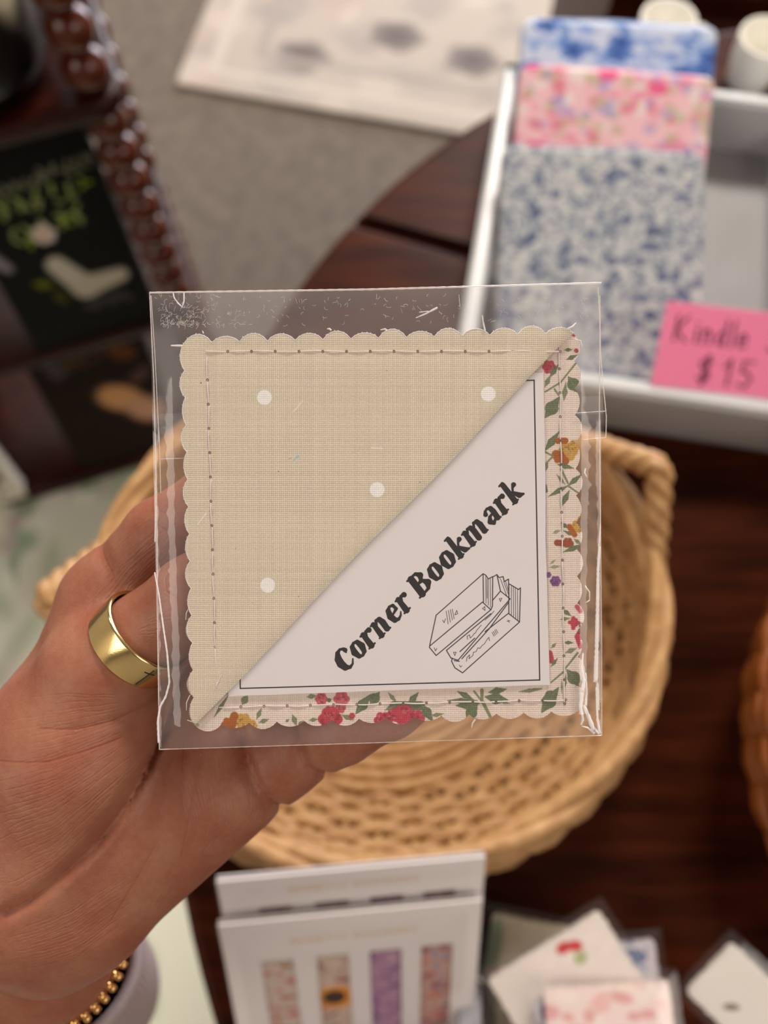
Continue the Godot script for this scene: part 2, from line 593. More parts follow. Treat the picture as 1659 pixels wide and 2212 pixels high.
func make_materials() -> void:
	var wood := noise_texture(512, 0.012, rgb(78, 34, 15), rgb(34, 11, 4), 5, 3)
	M.table = triplanar(mat(Color(1, 1, 1), 0.38, 0.0, 0.16), Vector3(1.2, 1.2, 9.0))
	M.table.albedo_texture = wood
	M.shelf = triplanar(mat(rgb(190, 160, 150), 0.34, 0.0, 0.32), Vector3(3, 3, 12))
	M.shelf.albedo_texture = wood
	M.bead_wood = mat(rgb(74, 29, 12), 0.1, 0.0, 0.46)
	M.wicker = triplanar(mat(Color(1, 1, 1), 0.55), Vector3(9, 60, 9), false)
	M.wicker.albedo_texture = noise_texture(256, 0.03, rgb(206, 168, 116), rgb(150, 106, 60), 4, 8)
	M.wicker_dark = triplanar(mat(rgb(196, 140, 78), 0.5), Vector3(9, 60, 9), false)
	M.wicker_dark.albedo_texture = M.wicker.albedo_texture
	M.carpet = triplanar(mat(Color(1, 1, 1), 0.95), Vector3(2.2, 2.2, 2.2))
	M.carpet.albedo_texture = noise_texture(512, 0.02, rgb(106, 97, 87), rgb(84, 76, 68), 5, 21)
	M.white_plastic = mat(rgb(192, 196, 196), 0.35)
	M.white_card = mat(rgb(228, 224, 222), 0.7)
	M.paper_edge = mat(rgb(214, 204, 186), 0.9)
	M.gold = mat(rgb(232, 210, 146), 0.13, 1.0)
	M.gold_bead = mat(rgb(232, 186, 116), 0.14, 1.0)
	M.black_line = mat(rgb(30, 27, 27), 0.8)
	M.film = clear_film(0.035)
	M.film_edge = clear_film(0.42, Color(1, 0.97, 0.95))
	M.film_crease_glint = clear_film(0.62)  # milky white paints the highlights along the folds
	M.film_crease_glint.roughness = 0.12
	M.thread = mat(rgb(232, 226, 222), 0.6)
	M.lint = mat(rgb(206, 200, 196), 0.9)


# ---------------------------------------------------------------- room
func make_room() -> void:
	var white := mat(rgb(176, 166, 156), 0.9)
	var g := Geo.new()
	cbox(g, Vector3(0, -0.05, -0.4), Vector3(5.6, 0.1, 6.0), 0.001)
	structure("floor", g, M.carpet, "worn grey-brown carpet under the table and rugs", "floor")
	g = Geo.new()
	cbox(g, Vector3(0, 2.75, -0.4), Vector3(5.6, 0.1, 6.0), 0.001)
	structure("ceiling", g, white, "plain white ceiling of the shop", "ceiling")
	for a in [["wall_front", [[Vector3(0, 1.35, 2.65), Vector3(5.6, 2.7, 0.1)]], "plain wall behind the person"],
			["wall_left", [[Vector3(-2.85, 1.35, -0.4), Vector3(0.1, 2.7, 6.2)]], "plain wall beyond the bookshelf"], ["wall_right", [[Vector3(2.85, 1.35, -0.4), Vector3(0.1, 2.7, 6.2)]], "plain wall beyond the table"],
			["wall_back", [[Vector3(0, 0.04, -3.45), Vector3(5.6, 0.08, 0.1)], [Vector3(0, 2.46, -3.45), Vector3(5.6, 0.48, 0.1)], [Vector3(-1.325, 1.15, -3.45), Vector3(2.95, 2.14, 0.1)], [Vector3(2.275, 1.15, -3.45), Vector3(1.05, 2.14, 0.1)]], "plain wall with a window at the far end of the shop"]]:
		g = Geo.new()
		for part in a[1]:
			cbox(g, part[0], part[1], 0.001)
		structure(a[0], g, white, a[2], "wall")
	# the daylight window in the far wall: frame, glazing bars, and bright panes
	var win := Node3D.new()
	win.name = "window_1"
	add_child(win)
	win.position = Vector3(0.95, 1.15, -3.44)
	tag(win, "tall daylit shop window in the far wall", "window", "", "structure")
	var timber := mat(rgb(216, 212, 204), 0.5)
	for part in [[Vector3(0, 1.045, 0), Vector3(1.6, 0.05, 0.09)], [Vector3(0, -1.045, 0), Vector3(1.6, 0.05, 0.09)], [Vector3(-0.775, 0, 0), Vector3(0.05, 2.04, 0.09)], [Vector3(0.775, 0, 0), Vector3(0.05, 2.04, 0.09)]]:
		g = Geo.new()
		cbox(g, part[0], part[1], 0.004)
		put("window_frame", g.mesh(30.0), timber, win)
	var day := mat(rgb(240, 244, 250), 0.4)
	day.emission_enabled = true
	day.emission = Color(0.92, 0.95, 1.0)
	day.emission_energy_multiplier = 4.0
	g = Geo.new()
	cbox(g, Vector3(0, 0, -0.03), Vector3(1.5, 2.04, 0.012), 0.001)
	put("window_pane", g.mesh(30.0), day, win)
	var daylight := AreaLight3D.new()
	daylight.name = "window_light"
	daylight.area_size = Vector2(1.48, 2.02)
	daylight.light_energy = 17.0
	daylight.light_color = Color(0.93, 0.95, 1.0)
	daylight.area_range = 12.0
	daylight.shadow_enabled = true
	daylight.transform = Transform3D(Basis(Vector3.UP, PI), Vector3(0, 0, -0.02))
	win.add_child(daylight, true)
	# ceiling lamps: frame, glowing diffuser, and a light of the same size just under it
	var frame := mat(rgb(210, 210, 208), 0.5)
	var glow := mat(rgb(255, 250, 240), 0.6)
	glow.emission_enabled = true
	glow.emission = Color(1.0, 0.95, 0.91)
	glow.emission_energy_multiplier = 2.0
	for a in LAMPS:
		var t := thing("ceiling_light", a[4], "lamp", Transform3D(Basis(), Vector3(a[0], 2.7, a[1])), "ceiling light panels")
		g = Geo.new()
		var s: float = a[2]
		for q in 4:
			var turn := Basis(Vector3.UP, PI / 2 * q)
			cbox(g, turn * Vector3(s / 2 + 0.015, -0.02, 0), Vector3(0.03, 0.04, s + 0.06), 0.004, turn)
		put("frame", g.mesh(30.0), frame, t)
		g = Geo.new()
		cbox(g, Vector3(0, -0.012, 0), Vector3(s, 0.02, s), 0.002)
		put("diffuser", g.mesh(30.0), glow, t)
		var l := AreaLight3D.new()
		l.name = "panel_light"
		l.area_size = Vector2(s, s)
		l.light_energy = a[3]
		l.light_color = Color(1.0, 0.95, 0.91)
		l.area_range = 12.0
		l.shadow_enabled = true
		l.transform = Transform3D(Basis(Vector3.RIGHT, -PI / 2), Vector3(0, -0.026, 0))
		t.add_child(l, true)
	# rugs
	var c := Canvas.new(1024, 1024, rgb(180, 172, 162))
	rng.seed = 5
	for k in 260:
		var p := Vector2(rng.randf() * 1024, rng.randf() * 1024)
		var tone: Color = [rgb(196, 188, 176, 0.7), rgb(164, 158, 152, 0.6), rgb(184, 168, 158, 0.6), rgb(152, 147, 145, 0.5)][rng.randi() % 4]
		c.oval(p, rng.randf_range(12, 40), rng.randf_range(10, 30), rng.randf() * PI, tone, 14.0)
	for k in 26:
		var p := Vector2(rng.randf_range(120, 960), rng.randf_range(120, 960))
		for q in 5:
			c.oval(p + Vector2.from_angle(q * TAU / 5) * 15.0, 21, 18, q * TAU / 5, rgb(118, 112, 110, 0.8), 9.0)
		c.oval(p, 16, 16, 0, rgb(104, 96, 95, 0.85), 8.0)
	for q in 4:
		var e := 40.0 + 50.0 * (q % 2)
		c.line(PackedVector2Array([Vector2(e, e), Vector2(1024 - e, e), Vector2(1024 - e, 1024 - e), Vector2(e, 1024 - e), Vector2(e, e)]), 7.0, rgb(164, 157, 150, 0.8) if q % 2 else rgb(196, 189, 178, 0.8), 5.0)
	var rug := mat(Color(1, 1, 1), 0.95)
	rug.albedo_color = rgb(226, 224, 222)
	rug.albedo_texture = c.texture()
	rug.heightmap_enabled = true
	rug.heightmap_texture = noise_texture(256, 0.2, Color.BLACK, Color.WHITE, 2, 4)
	rug.heightmap_scale = 0.1
	make_rug("faded pale rug with grey flower pattern lying beyond the table", [Vector3(-0.3999, 0, -1.3258), Vector3(1.1615, 0, -0.9764), Vector3(1.4235, 0, -2.1475), Vector3(-0.1379, 0, -2.4968)], rug)
	c = Canvas.new(1024, 1024, rgb(214, 216, 196))
	rng.seed = 9
	for k in 420:
		var p := Vector2(rng.randf() * 1024, rng.randf() * 1024)
		var tone: Color = [rgb(232, 234, 216, 0.8), rgb(176, 188, 160, 0.7), rgb(196, 190, 178, 0.7), rgb(160, 176, 150, 0.6), rgb(226, 224, 212, 0.7)][rng.randi() % 5]
		c.oval(p, rng.randf_range(8, 34), rng.randf_range(8, 22), rng.randf() * PI, tone, 10.0)
	for k in 60:
		var p := Vector2(rng.randf() * 1024, rng.randf() * 1024)
		for q in 3:
			c.leaf(p, p + Vector2.from_angle(rng.randf() * TAU) * 46.0, 16.0, rgb(142, 160, 132, 0.75), 5.0)
		c.oval(p, 12, 12, 0, rgb(178, 164, 158, 0.8), 6.0)
	var rug2 := mat(Color(1, 1, 1), 0.95)
	rug2.albedo_texture = c.texture()
	make_rug("pale green and white floral rug under the bookshelf and hand", [Vector3(-1.15, 0, 0.9), Vector3(-0.1075, 0, 1.0251), Vector3(0.0855, 0, -0.5834), Vector3(-0.957, 0, -0.7085)], rug2)


func make_rug(label: String, corners: Array, material: Material) -> void:
	# corners: near left, near right, far right, far left on the floor
	var g := Geo.new()
	var x: Vector3 = (corners[1] - corners[0])
	var y: Vector3 = (corners[3] - corners[0])
	var poly := round_rect(x.length(), y.length(), 0.01, 3)
	var basis := Basis(x.normalized(), x.cross(y).cross(x).normalized(), x.cross(y).normalized())
	prism(g, poly, 0.0, 0.012, 0.004, basis, corners[0] + (x + y) / 2.0)
	var o := put("rug", g.mesh(40.0), material)
	tag(o, label, "rug")


# ---------------------------------------------------------------- table
func make_table() -> void:
	var centre := Vector3(0.388, 0, -0.101)
	var R := 0.52
	var t := thing("round_table", "dark brown wooden round drop-leaf table carrying the stall goods", "table", Transform3D(Basis(), centre))
	# two pieces either side of the hinge gap: gap line given by a point and a direction on the top
	var p0 := Vector3(-0.0291, 0.74, -0.422) - centre
	var dir := (Vector3(0.061, 0.74, -0.3911) - Vector3(-0.0291, 0.74, -0.422)).normalized()
	var flip := Basis(Vector3.RIGHT, Vector3.FORWARD, Vector3.UP)
	for side in [1, -1]:
		var poly := PackedVector2Array()
		var pts := PackedVector2Array()
		for k in 160:
			pts.append(Vector2.from_angle(TAU * k / 160) * R)
		var d2 := Vector2(dir.x, -dir.z)
		var n2: Vector2 = Vector2(-d2.y, d2.x) * side
		var o2: Vector2 = Vector2(p0.x, -p0.z) + n2 * 0.0022
		for k in 160:
			var a := pts[k]
			var b := pts[(k + 1) % 160]
			var da: float = (a - o2).dot(n2)
			var db: float = (b - o2).dot(n2)
			if da >= 0.0:
				poly.append(a)
			if (da >= 0.0) != (db >= 0.0):
				poly.append(a.lerp(b, da / (da - db)))
		var g := Geo.new()
		prism(g, poly, TABLE - 0.022, TABLE, 0.005, flip)
		put("tabletop" if side < 0 else "drop_leaf", g.mesh(40.0), M.table, t)
	var g := Geo.new()
	lathe(g, PackedVector2Array([Vector2(0.0, 0.08), Vector2(0.06, 0.08), Vector2(0.075, 0.14), Vector2(0.04, 0.2), Vector2(0.055, 0.3), Vector2(0.065, 0.42), Vector2(0.04, 0.55), Vector2(0.05, 0.66), Vector2(0.14, 0.7), Vector2(0.14, TABLE - 0.022), Vector2(0.0, TABLE - 0.022)]), 28)
	put("pedestal", g.mesh(40.0), M.table, t)
	for k in 4:
		g = Geo.new()
		var w := PI / 4 + PI / 2 * k
		var out := Vector3(cos(w), 0, sin(w))
		tube(g, PackedVector3Array([out * 0.03 + Vector3(0, 0.16, 0), out * 0.14 + Vector3(0, 0.15, 0), out * 0.25 + Vector3(0, 0.08, 0), out * 0.34 + Vector3(0, 0.022, 0)]), [0.03, 0.028, 0.024, 0.02], 8)
		put("foot", g.mesh(), M.table, t)


# ---------------------------------------------------------------- bookshelf
func make_shelf() -> void:
	var corner := Vector3(-0.222, 0, -0.5848)
	var w := Vector3(-0.94404, 0, 0.32983)
	var d := Vector3(-0.32983, 0, -0.94404)
	var t := thing("spindle_bookshelf", "small dark wooden bookshelf with turned bobbin spindles and rounded shelf corners", "bookshelf", Transform3D(Basis(-w, Vector3.UP, -d), corner + Vector3(0, 0.012, 0)))
	# own axes: x to the right along the front, z out of the front; origin at the front right corner on the floor
	var wide := 0.40
	var deep := 0.25
	var boards := [0.025, 0.357, 0.681]
	var top := 0.985
	var flat := Basis(Vector3.RIGHT, Vector3.FORWARD, Vector3.UP)
	for y in boards:
		var g := Geo.new()
		prism(g, round_rect(wide, deep, 0.028, 6), y - 0.02, y, 0.006, flat, Vector3(-wide / 2, 0, -deep / 2))
		put("shelf_board", g.mesh(40.0), M.shelf, t)
	for k in boards.size():
		for corner_at in [Vector2(-0.024, -0.024), Vector2(-wide + 0.024, -0.024), Vector2(-0.016, -deep + 0.02), Vector2(-wide + 0.022, -deep + 0.022)]:
			var g := Geo.new()
			var y0: float = boards[k]
			var y1: float = boards[k + 1] - 0.02 if k < 2 else top
			var prof := PackedVector2Array([Vector2(0.0, y0)])
			var n := 8
			var step := (y1 - y0) / n
			for b in n:
				for s in 11:
					var q := lerpf(-1.3, 1.3, s / 10.0)
					prof.append(Vector2(cos(q) * 0.0205, y0 + (b + 0.5) * step + sin(q) / sin(1.3) * step * 0.49))
			prof.append(Vector2(0.0, y1))
			lathe(g, prof, 18, Vector3(corner_at.x, 0, corner_at.y))
			put("spindle", g.mesh(60.0), M.bead_wood, t)
	for corner_at in [Vector2(-0.03, -0.03), Vector2(-wide + 0.03, -0.03), Vector2(-0.03, -deep + 0.03), Vector2(-wide + 0.03, -deep + 0.03)]:
		var g := Geo.new()
		cbox(g, Vector3(corner_at.x, 0.0025, corner_at.y), Vector3(0.03, 0.005, 0.03), 0.001)
		put("foot", g.mesh(30.0), M.bead_wood, t)

	# the books and the jar on it, each a thing of its own, standing in the shelf's axes
	var at := t.transform
	var c := Canvas.new(512, 966, rgb(13, 13, 12))
	var leafy := rgb(122, 136, 76)
	var pale := rgb(120, 124, 100)
	marks(c, 9, Vector2(40, 268), 46, pale, 1)
	marks(c, 5, Vector2(310, 246), 56, pale, 2)
	marks(c, 6, Vector2(70, 354), 84, leafy, 3)
	marks(c, 5, Vector2(120, 458), 80, leafy, 4)
	for p in [Vector2(60, 368), Vector2(440, 293), Vector2(180, 468), Vector2(330, 418)]:
		for q in 3:
			c.leaf(p, p + Vector2.from_angle(q * 2.1 + p.x) * 34.0, 16, rgb(128, 148, 36), 4.0)
	for q in 6:
		c.oval(Vector2(235, 448) + Vector2.from_angle(q) * 20.0, 24, 20, q, rgb(196, 186, 176), 8.0)
	c.oval(Vector2(232, 448), 16, 14, 0, rgb(196, 140, 104), 6.0)
	c.stroke(Vector2(0, 448), 34, Vector2(60, 548), 20, rgb(126, 122, 126), 20.0)
	c.stroke(Vector2(225, 588), 40, Vector2(290, 718), 52, rgb(178, 174, 156), 20.0)
	c.stroke(Vector2(290, 718), 52, Vector2(430, 708), 34, rgb(176, 170, 150), 20.0)
	c.leaf(Vector2(110, 638), Vector2(190, 678), 40, rgb(92, 98, 16), 10.0)
	c.leaf(Vector2(170, 698), Vector2(200, 778), 40, rgb(62, 68, 14), 10.0)
	for q in 8:
		c.oval(Vector2(270 + q * 22, 808 + 14 * sin(q * 2.0)), 26, 16, q, rgb(58, 55, 54), 12.0)
	make_book("hardback_book", "black hardback with green title and white bird leaning on the middle shelf", at, Vector3(-0.05, 0.357, -0.008), 0.150, 0.27, 0.03, 17.0, 0.0, c)
	c = Canvas.new(512, 768, rgb(30, 18, 13))
	marks(c, 6, Vector2(130, 110), 66, rgb(92, 74, 54), 5)
	marks(c, 5, Vector2(150, 200), 70, rgb(104, 72, 44), 6)
	c.oval(Vector2(400, 190), 60, 40, 0.4, rgb(104, 58, 30), 18.0)
	c.stroke(Vector2(60, 60), 30, Vector2(110, 200), 36, rgb(74, 70, 74), 24.0)
	c.oval(Vector2(310, 420), 110, 70, 0.6, rgb(206, 154, 104), 30.0)
	c.oval(Vector2(400, 520), 100, 70, 0.6, rgb(196, 150, 122), 34.0)
	c.oval(Vector2(430, 330), 60, 30, -0.5, rgb(90, 62, 56), 20.0)
	make_book("hardback_book", "dark brown hardback with tan animal on its cover on the lowest shelf", at, Vector3(-0.09, 0.025, -0.012), 0.165, 0.25, 0.028, 22.0, 0.0, c)
	c = Canvas.new(256, 384, rgb(222, 218, 200))
	make_book("hardback_book", "cream-covered book standing at the left end of the lowest shelf", at, Vector3(-0.345, 0.025, 0.0), 0.07, 0.22, 0.026, 12.0, 0.0, c)
	# the black jar on the upper shelf
	var jar := thing("glazed_jar", "glossy black jar with pale and orange painted patches on the upper shelf", "jar", at * Transform3D(Basis(), Vector3(-0.116, 0.681, -0.075)))
	var g := Geo.new()
	lathe(g, PackedVector2Array([Vector2(0, 0), Vector2(0.045, 0), Vector2(0.062, 0.006), Vector2(0.072, 0.03), Vector2(0.074, 0.09), Vector2(0.068, 0.15), Vector2(0.05, 0.185), Vector2(0.046, 0.2), Vector2(0.05, 0.21), Vector2(0.044, 0.21), Vector2(0.04, 0.19), Vector2(0, 0.18)]), 40)
	c = Canvas.new(512, 256, rgb(9, 9, 10))
	for k in 4:
		c.oval(Vector2(64 + 128 * k, 120), 26, 34, 0.3, rgb(206, 200, 170), 8.0)
		c.oval(Vector2(70 + 128 * k, 172), 24, 20, 0.6, rgb(190, 104, 56), 8.0)
	var black := mat(Color(1, 1, 1), 0.25)
	black.albedo_texture = c.texture()
	put("body", g.mesh(50.0), black, jar)


# a title too blurred in the photograph to read: upright and slanting strokes where its letters are
func marks(c: Canvas, count: int, at: Vector2, size: float, color: Color, seed_: int) -> void:
	rng.seed = seed_
	for k in count:
		var p := at + Vector2(k * size * 0.72, -k * size * 0.03)
		for s in 3:
			var a := p + Vector2(rng.randf_range(0.0, 0.2), rng.randf_range(-0.9, 0.0)) * size
			c.stroke(a, size * 0.1, p + Vector2(rng.randf_range(0.1, 0.5), rng.randf_range(-1.0, 0.1)) * size, size * 0.09, color, 5.0)


# lettering drawn with strokes, one cell for each letter
func write(c: Canvas, text: String, at: Vector2, size: float, color: Color) -> void:
	var x := at.x
	for ch in text:
		for s in STROKES.get(ch, []):
			var pts := PackedVector2Array()
			for p in s:
				pts.append(Vector2(x + p[0] * size * 0.7, at.y - p[1] * size))
			c.line(pts, size * 0.08, color, 2.0)
		x += size * (0.95 if ch != " " else 0.7)


func make_book(called: String, label: String, shelf: Transform3D, foot: Vector3, wide: float, tall: float, thick: float, lean: float, turn: float, cover: Canvas) -> void:
	# foot: the lower right corner of the front cover; the book leans back by "lean" degrees
	var t := thing(called, label, "book", shelf * Transform3D(Basis(Vector3.UP, turn) * Basis(Vector3.RIGHT, -deg_to_rad(lean)), foot))
	var face := mat(Color(1, 1, 1), 0.5, 0.0, 0.25)
	face.albedo_texture = cover.texture()
	var plain := mat(Color(cover.d[0] / 255.0, cover.d[1] / 255.0, cover.d[2] / 255.0), 0.4)
	var g := Geo.new()
	prism(g, round_rect(wide, tall, 0.002, 2), -0.0025, 0.0, 0.0006, Basis(), Vector3(-wide / 2, tall / 2, 0))
	put("front_cover", g.mesh(40.0), face, t)
	g = Geo.new()
	prism(g, round_rect(wide, tall, 0.002, 2), -thick, -thick + 0.0025, 0.0006, Basis(), Vector3(-wide / 2, tall / 2, 0))
	put("back_cover", g.mesh(40.0), plain, t)
	g = Geo.new()
	cbox(g, Vector3(-wide / 2 + 0.002, tall / 2, -thick / 2), Vector3(wide - 0.008, tall - 0.008, thick - 0.005), 0.0005)
	put("pages", g.mesh(30.0), M.paper_edge, t)
	g = Geo.new()
	cbox(g, Vector3(-wide + 0.0012, tall / 2, -thick / 2), Vector3(0.0024, tall, thick), 0.0008)
	put("spine", g.mesh(30.0), plain, t)


# ---------------------------------------------------------------- tray with sleeves and price sign
func make_tray() -> void:
	var turn := Basis(Vector3.UP, deg_to_rad(-10.0))
	var corner := Vector3(0.0433, TABLE, -0.268)  # front left, outside
	var t := thing("display_tray", "white rectangular tray holding flowered fabric sleeves", "tray", Transform3D(turn, corner))
	var wide := 0.36
	var deep := 0.258
	var high := 0.05
	var g := Geo.new()
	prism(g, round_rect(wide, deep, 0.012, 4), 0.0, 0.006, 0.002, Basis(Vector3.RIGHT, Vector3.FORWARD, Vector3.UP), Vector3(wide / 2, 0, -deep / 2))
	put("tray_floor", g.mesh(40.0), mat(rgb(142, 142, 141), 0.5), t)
	for a in [[Vector3(wide / 2, high / 2, -0.006), Vector3(wide, high, 0.012)], [Vector3(wide / 2, high / 2, -deep + 0.006), Vector3(wide, high, 0.012)],
			[Vector3(0.006, high / 2, -deep / 2), Vector3(0.012, high, deep)], [Vector3(wide - 0.006, high / 2, -deep / 2), Vector3(0.012, high, deep)], [Vector3(0.212, high / 2 - 0.006, -deep / 2), Vector3(0.006, high - 0.012, deep - 0.02)]]:
		g = Geo.new()
		cbox(g, a[0], a[1], 0.003)
		put("tray_wall" if a[1].x != 0.006 else "divider", g.mesh(30.0), M.white_plastic, t)

	# cloth prints
	rng.seed = 31
	var blue := Canvas.new(512, 640, rgb(190, 202, 222))
	for k in 74:
		var p := Vector2(rng.randf() * 512, rng.randf() * 640)
		for q in 4:
			blue.leaf(p, p + Vector2.from_angle(rng.randf() * TAU) * rng.randf_range(40, 80), 22, [rgb(120, 152, 208, 0.7), rgb(92, 128, 190, 0.7), rgb(168, 188, 222, 0.8)][rng.randi() % 3], 5.0)
	for k in 32:
		var p := Vector2(rng.randf() * 512, rng.randf() * 640)
		for q in 5:
			blue.oval(p + Vector2.from_angle(q * 1.26) * 16, 22, 17, q * 1.26, rgb(72, 112, 182, 0.85), 6.0)
		blue.oval(p, 15, 15, 0, rgb(40, 74, 140), 6.0)
	var pink := Canvas.new(512, 640, rgb(218, 176, 182))
	for k in 420:
		var p := Vector2(rng.randf() * 512, rng.randf() * 640)
		pink.oval(p, rng.randf_range(8, 26), rng.randf_range(8, 20), rng.randf() * PI, [rgb(212, 128, 150, 0.8), rgb(218, 160, 172, 0.8), rgb(214, 204, 198, 0.9), rgb(172, 168, 134, 0.7), rgb(200, 110, 126, 0.7), rgb(150, 140, 190, 0.6)][rng.randi() % 6], 6.0)
	for k in 9:
		pink.oval(Vector2(rng.randf() * 512, rng.randf() * 640), 26, 24, 0, rgb(214, 80, 130, 0.9), 6.0)
	var grey := Canvas.new(512, 640, rgb(164, 169, 170))
	for k in 1500:
		var p := Vector2(rng.randf() * 512, rng.randf() * 640)
		grey.oval(p, rng.randf_range(4, 13), rng.randf_range(4, 8), rng.randf() * PI, [rgb(104, 116, 132, 0.75), rgb(118, 128, 136, 0.7), rgb(76, 86, 114, 0.7), rgb(186, 187, 182, 0.8)][rng.randi() % 4], 3.0)
	for k in 60:
		var p := Vector2(rng.randf() * 512, rng.randf() * 640)
		grey.oval(p, 13, 12, 0, rgb(66, 76, 110, 0.8), 4.0)
	sleeve("blue and white flowered fabric sleeve at the back of the tray", blue, [Vector3(0.0903, 0.76, -0.422), Vector3(0.2271, 0.76, -0.4133), Vector3(0.1026, 0.818, -0.5299)])
	sleeve("pink flowered fabric sleeve between the blue and the grey-blue ones", pink, [Vector3(0.0818, 0.766, -0.3658), Vector3(0.2136, 0.766, -0.3535), Vector3(0.1003, 0.82, -0.4855)])
	sleeve("grey-blue small-flowered fabric sleeve at the front of the stack", grey, [Vector3(0.0706, 0.774, -0.2702), Vector3(0.2038, 0.774, -0.2641), Vector3(0.0784, 0.818, -0.4178)])
	sleeve("pale pink fabric sleeve in the right part of the tray", pink, [Vector3(0.283, 0.765, -0.25), Vector3(0.405, 0.765, -0.228), Vector3(0.258, 0.8, -0.4)])

	# price sign
	var c := Canvas.new(768, 512, rgb(255, 142, 184))
	var ink := rgb(104, 40, 62, 0.9)
	var x := 60.0
	for a in [["K", 92.0], ["i", 40.0], ["n", 66.0], ["d", 66.0], ["l", 36.0], ["e", 80.0], [" ", 62.0], ["S", 92.0], ["l", 40.0]]:
		for s in STROKES.get(a[0], []):
			var pts := PackedVector2Array()
			for p in s:
				pts.append(Vector2(x + p[0] * 70.0, 226 - p[1] * 150.0))
			c.line(pts, 7.0, ink, 3.0)
		x += a[1]
	x = 200.0
	for a in [["$", 124.0], ["1", 74.0], ["5", 90.0]]:
		for s in STROKES[a[0]]:
			var pts := PackedVector2Array()
			for p in s:
				pts.append(Vector2(x + p[0] * 84.0, 462 - p[1] * 160.0))
			c.line(pts, 7.0, ink, 3.0)
		x += a[1]
	var paper := mat(Color(1, 1, 1), 0.75)
	paper.albedo_texture = c.texture()
	var s: Array = [Vector3(0.165, 0.791, -0.2543), Vector3(0.2613, 0.791, -0.2413), Vector3(0.1694, 0.822, -0.2945)]
	g = Geo.new()
	slab(g, s, 0.0006, 0.0)
	var o := put("price_sign", g.mesh(40.0), paper)
	o.transform = slab_frame(s)
	tag(o, "bright pink paper sign with a handwritten price standing on the tray rim", "sign")


# a slab from its front face's corners: lower left, lower right, upper left
func slab_frame(c: Array) -> Transform3D:
	var x: Vector3 = (c[1] - c[0]).normalized()
	var y: Vector3 = c[2] - c[0]
	var z := x.cross(y).normalized()
	return Transform3D(Basis(x, z.cross(x), z), c[0])


func slab(g: Geo, c: Array, thick: float, round_: float) -> void:
	var x: Vector3 = (c[1] - c[0])
	var y: Vector3 = c[2] - c[0]
	var w := x.length()
	var h := (y - x.normalized() * y.dot(x.normalized())).length()
	prism(g, round_rect(w, h, maxf(round_, 0.0004), 5), -thick, 0.0, minf(thick * 0.45, 0.004), Basis(), Vector3(w / 2, h / 2, 0))


func sleeve(label: String, print_: Canvas, corners: Array) -> void:
	var t := thing("fabric_sleeve", label, "sleeve", slab_frame(corners), "flowered sleeves in the tray")
	var cloth := mat(Color(1, 1, 1), 0.85)
	cloth.albedo_texture = print_.texture()
	var g := Geo.new()
	slab(g, corners, 0.011, 0.008)
	put("padded_body", g.mesh(40.0), cloth, t)
	var x: Vector3 = corners[1] - corners[0]
	g = Geo.new()
	var h: float = slab_frame(corners).basis.y.dot(corners[2] - corners[0])
	tube(g, PackedVector3Array([Vector3(0.006, h - 0.001, -0.0055), Vector3(x.length() / 2, h + 0.0006, -0.0055), Vector3(x.length() - 0.006, h - 0.001, -0.0055)]), 0.0022, 6)
	put("hem", g.mesh(), cloth, t)


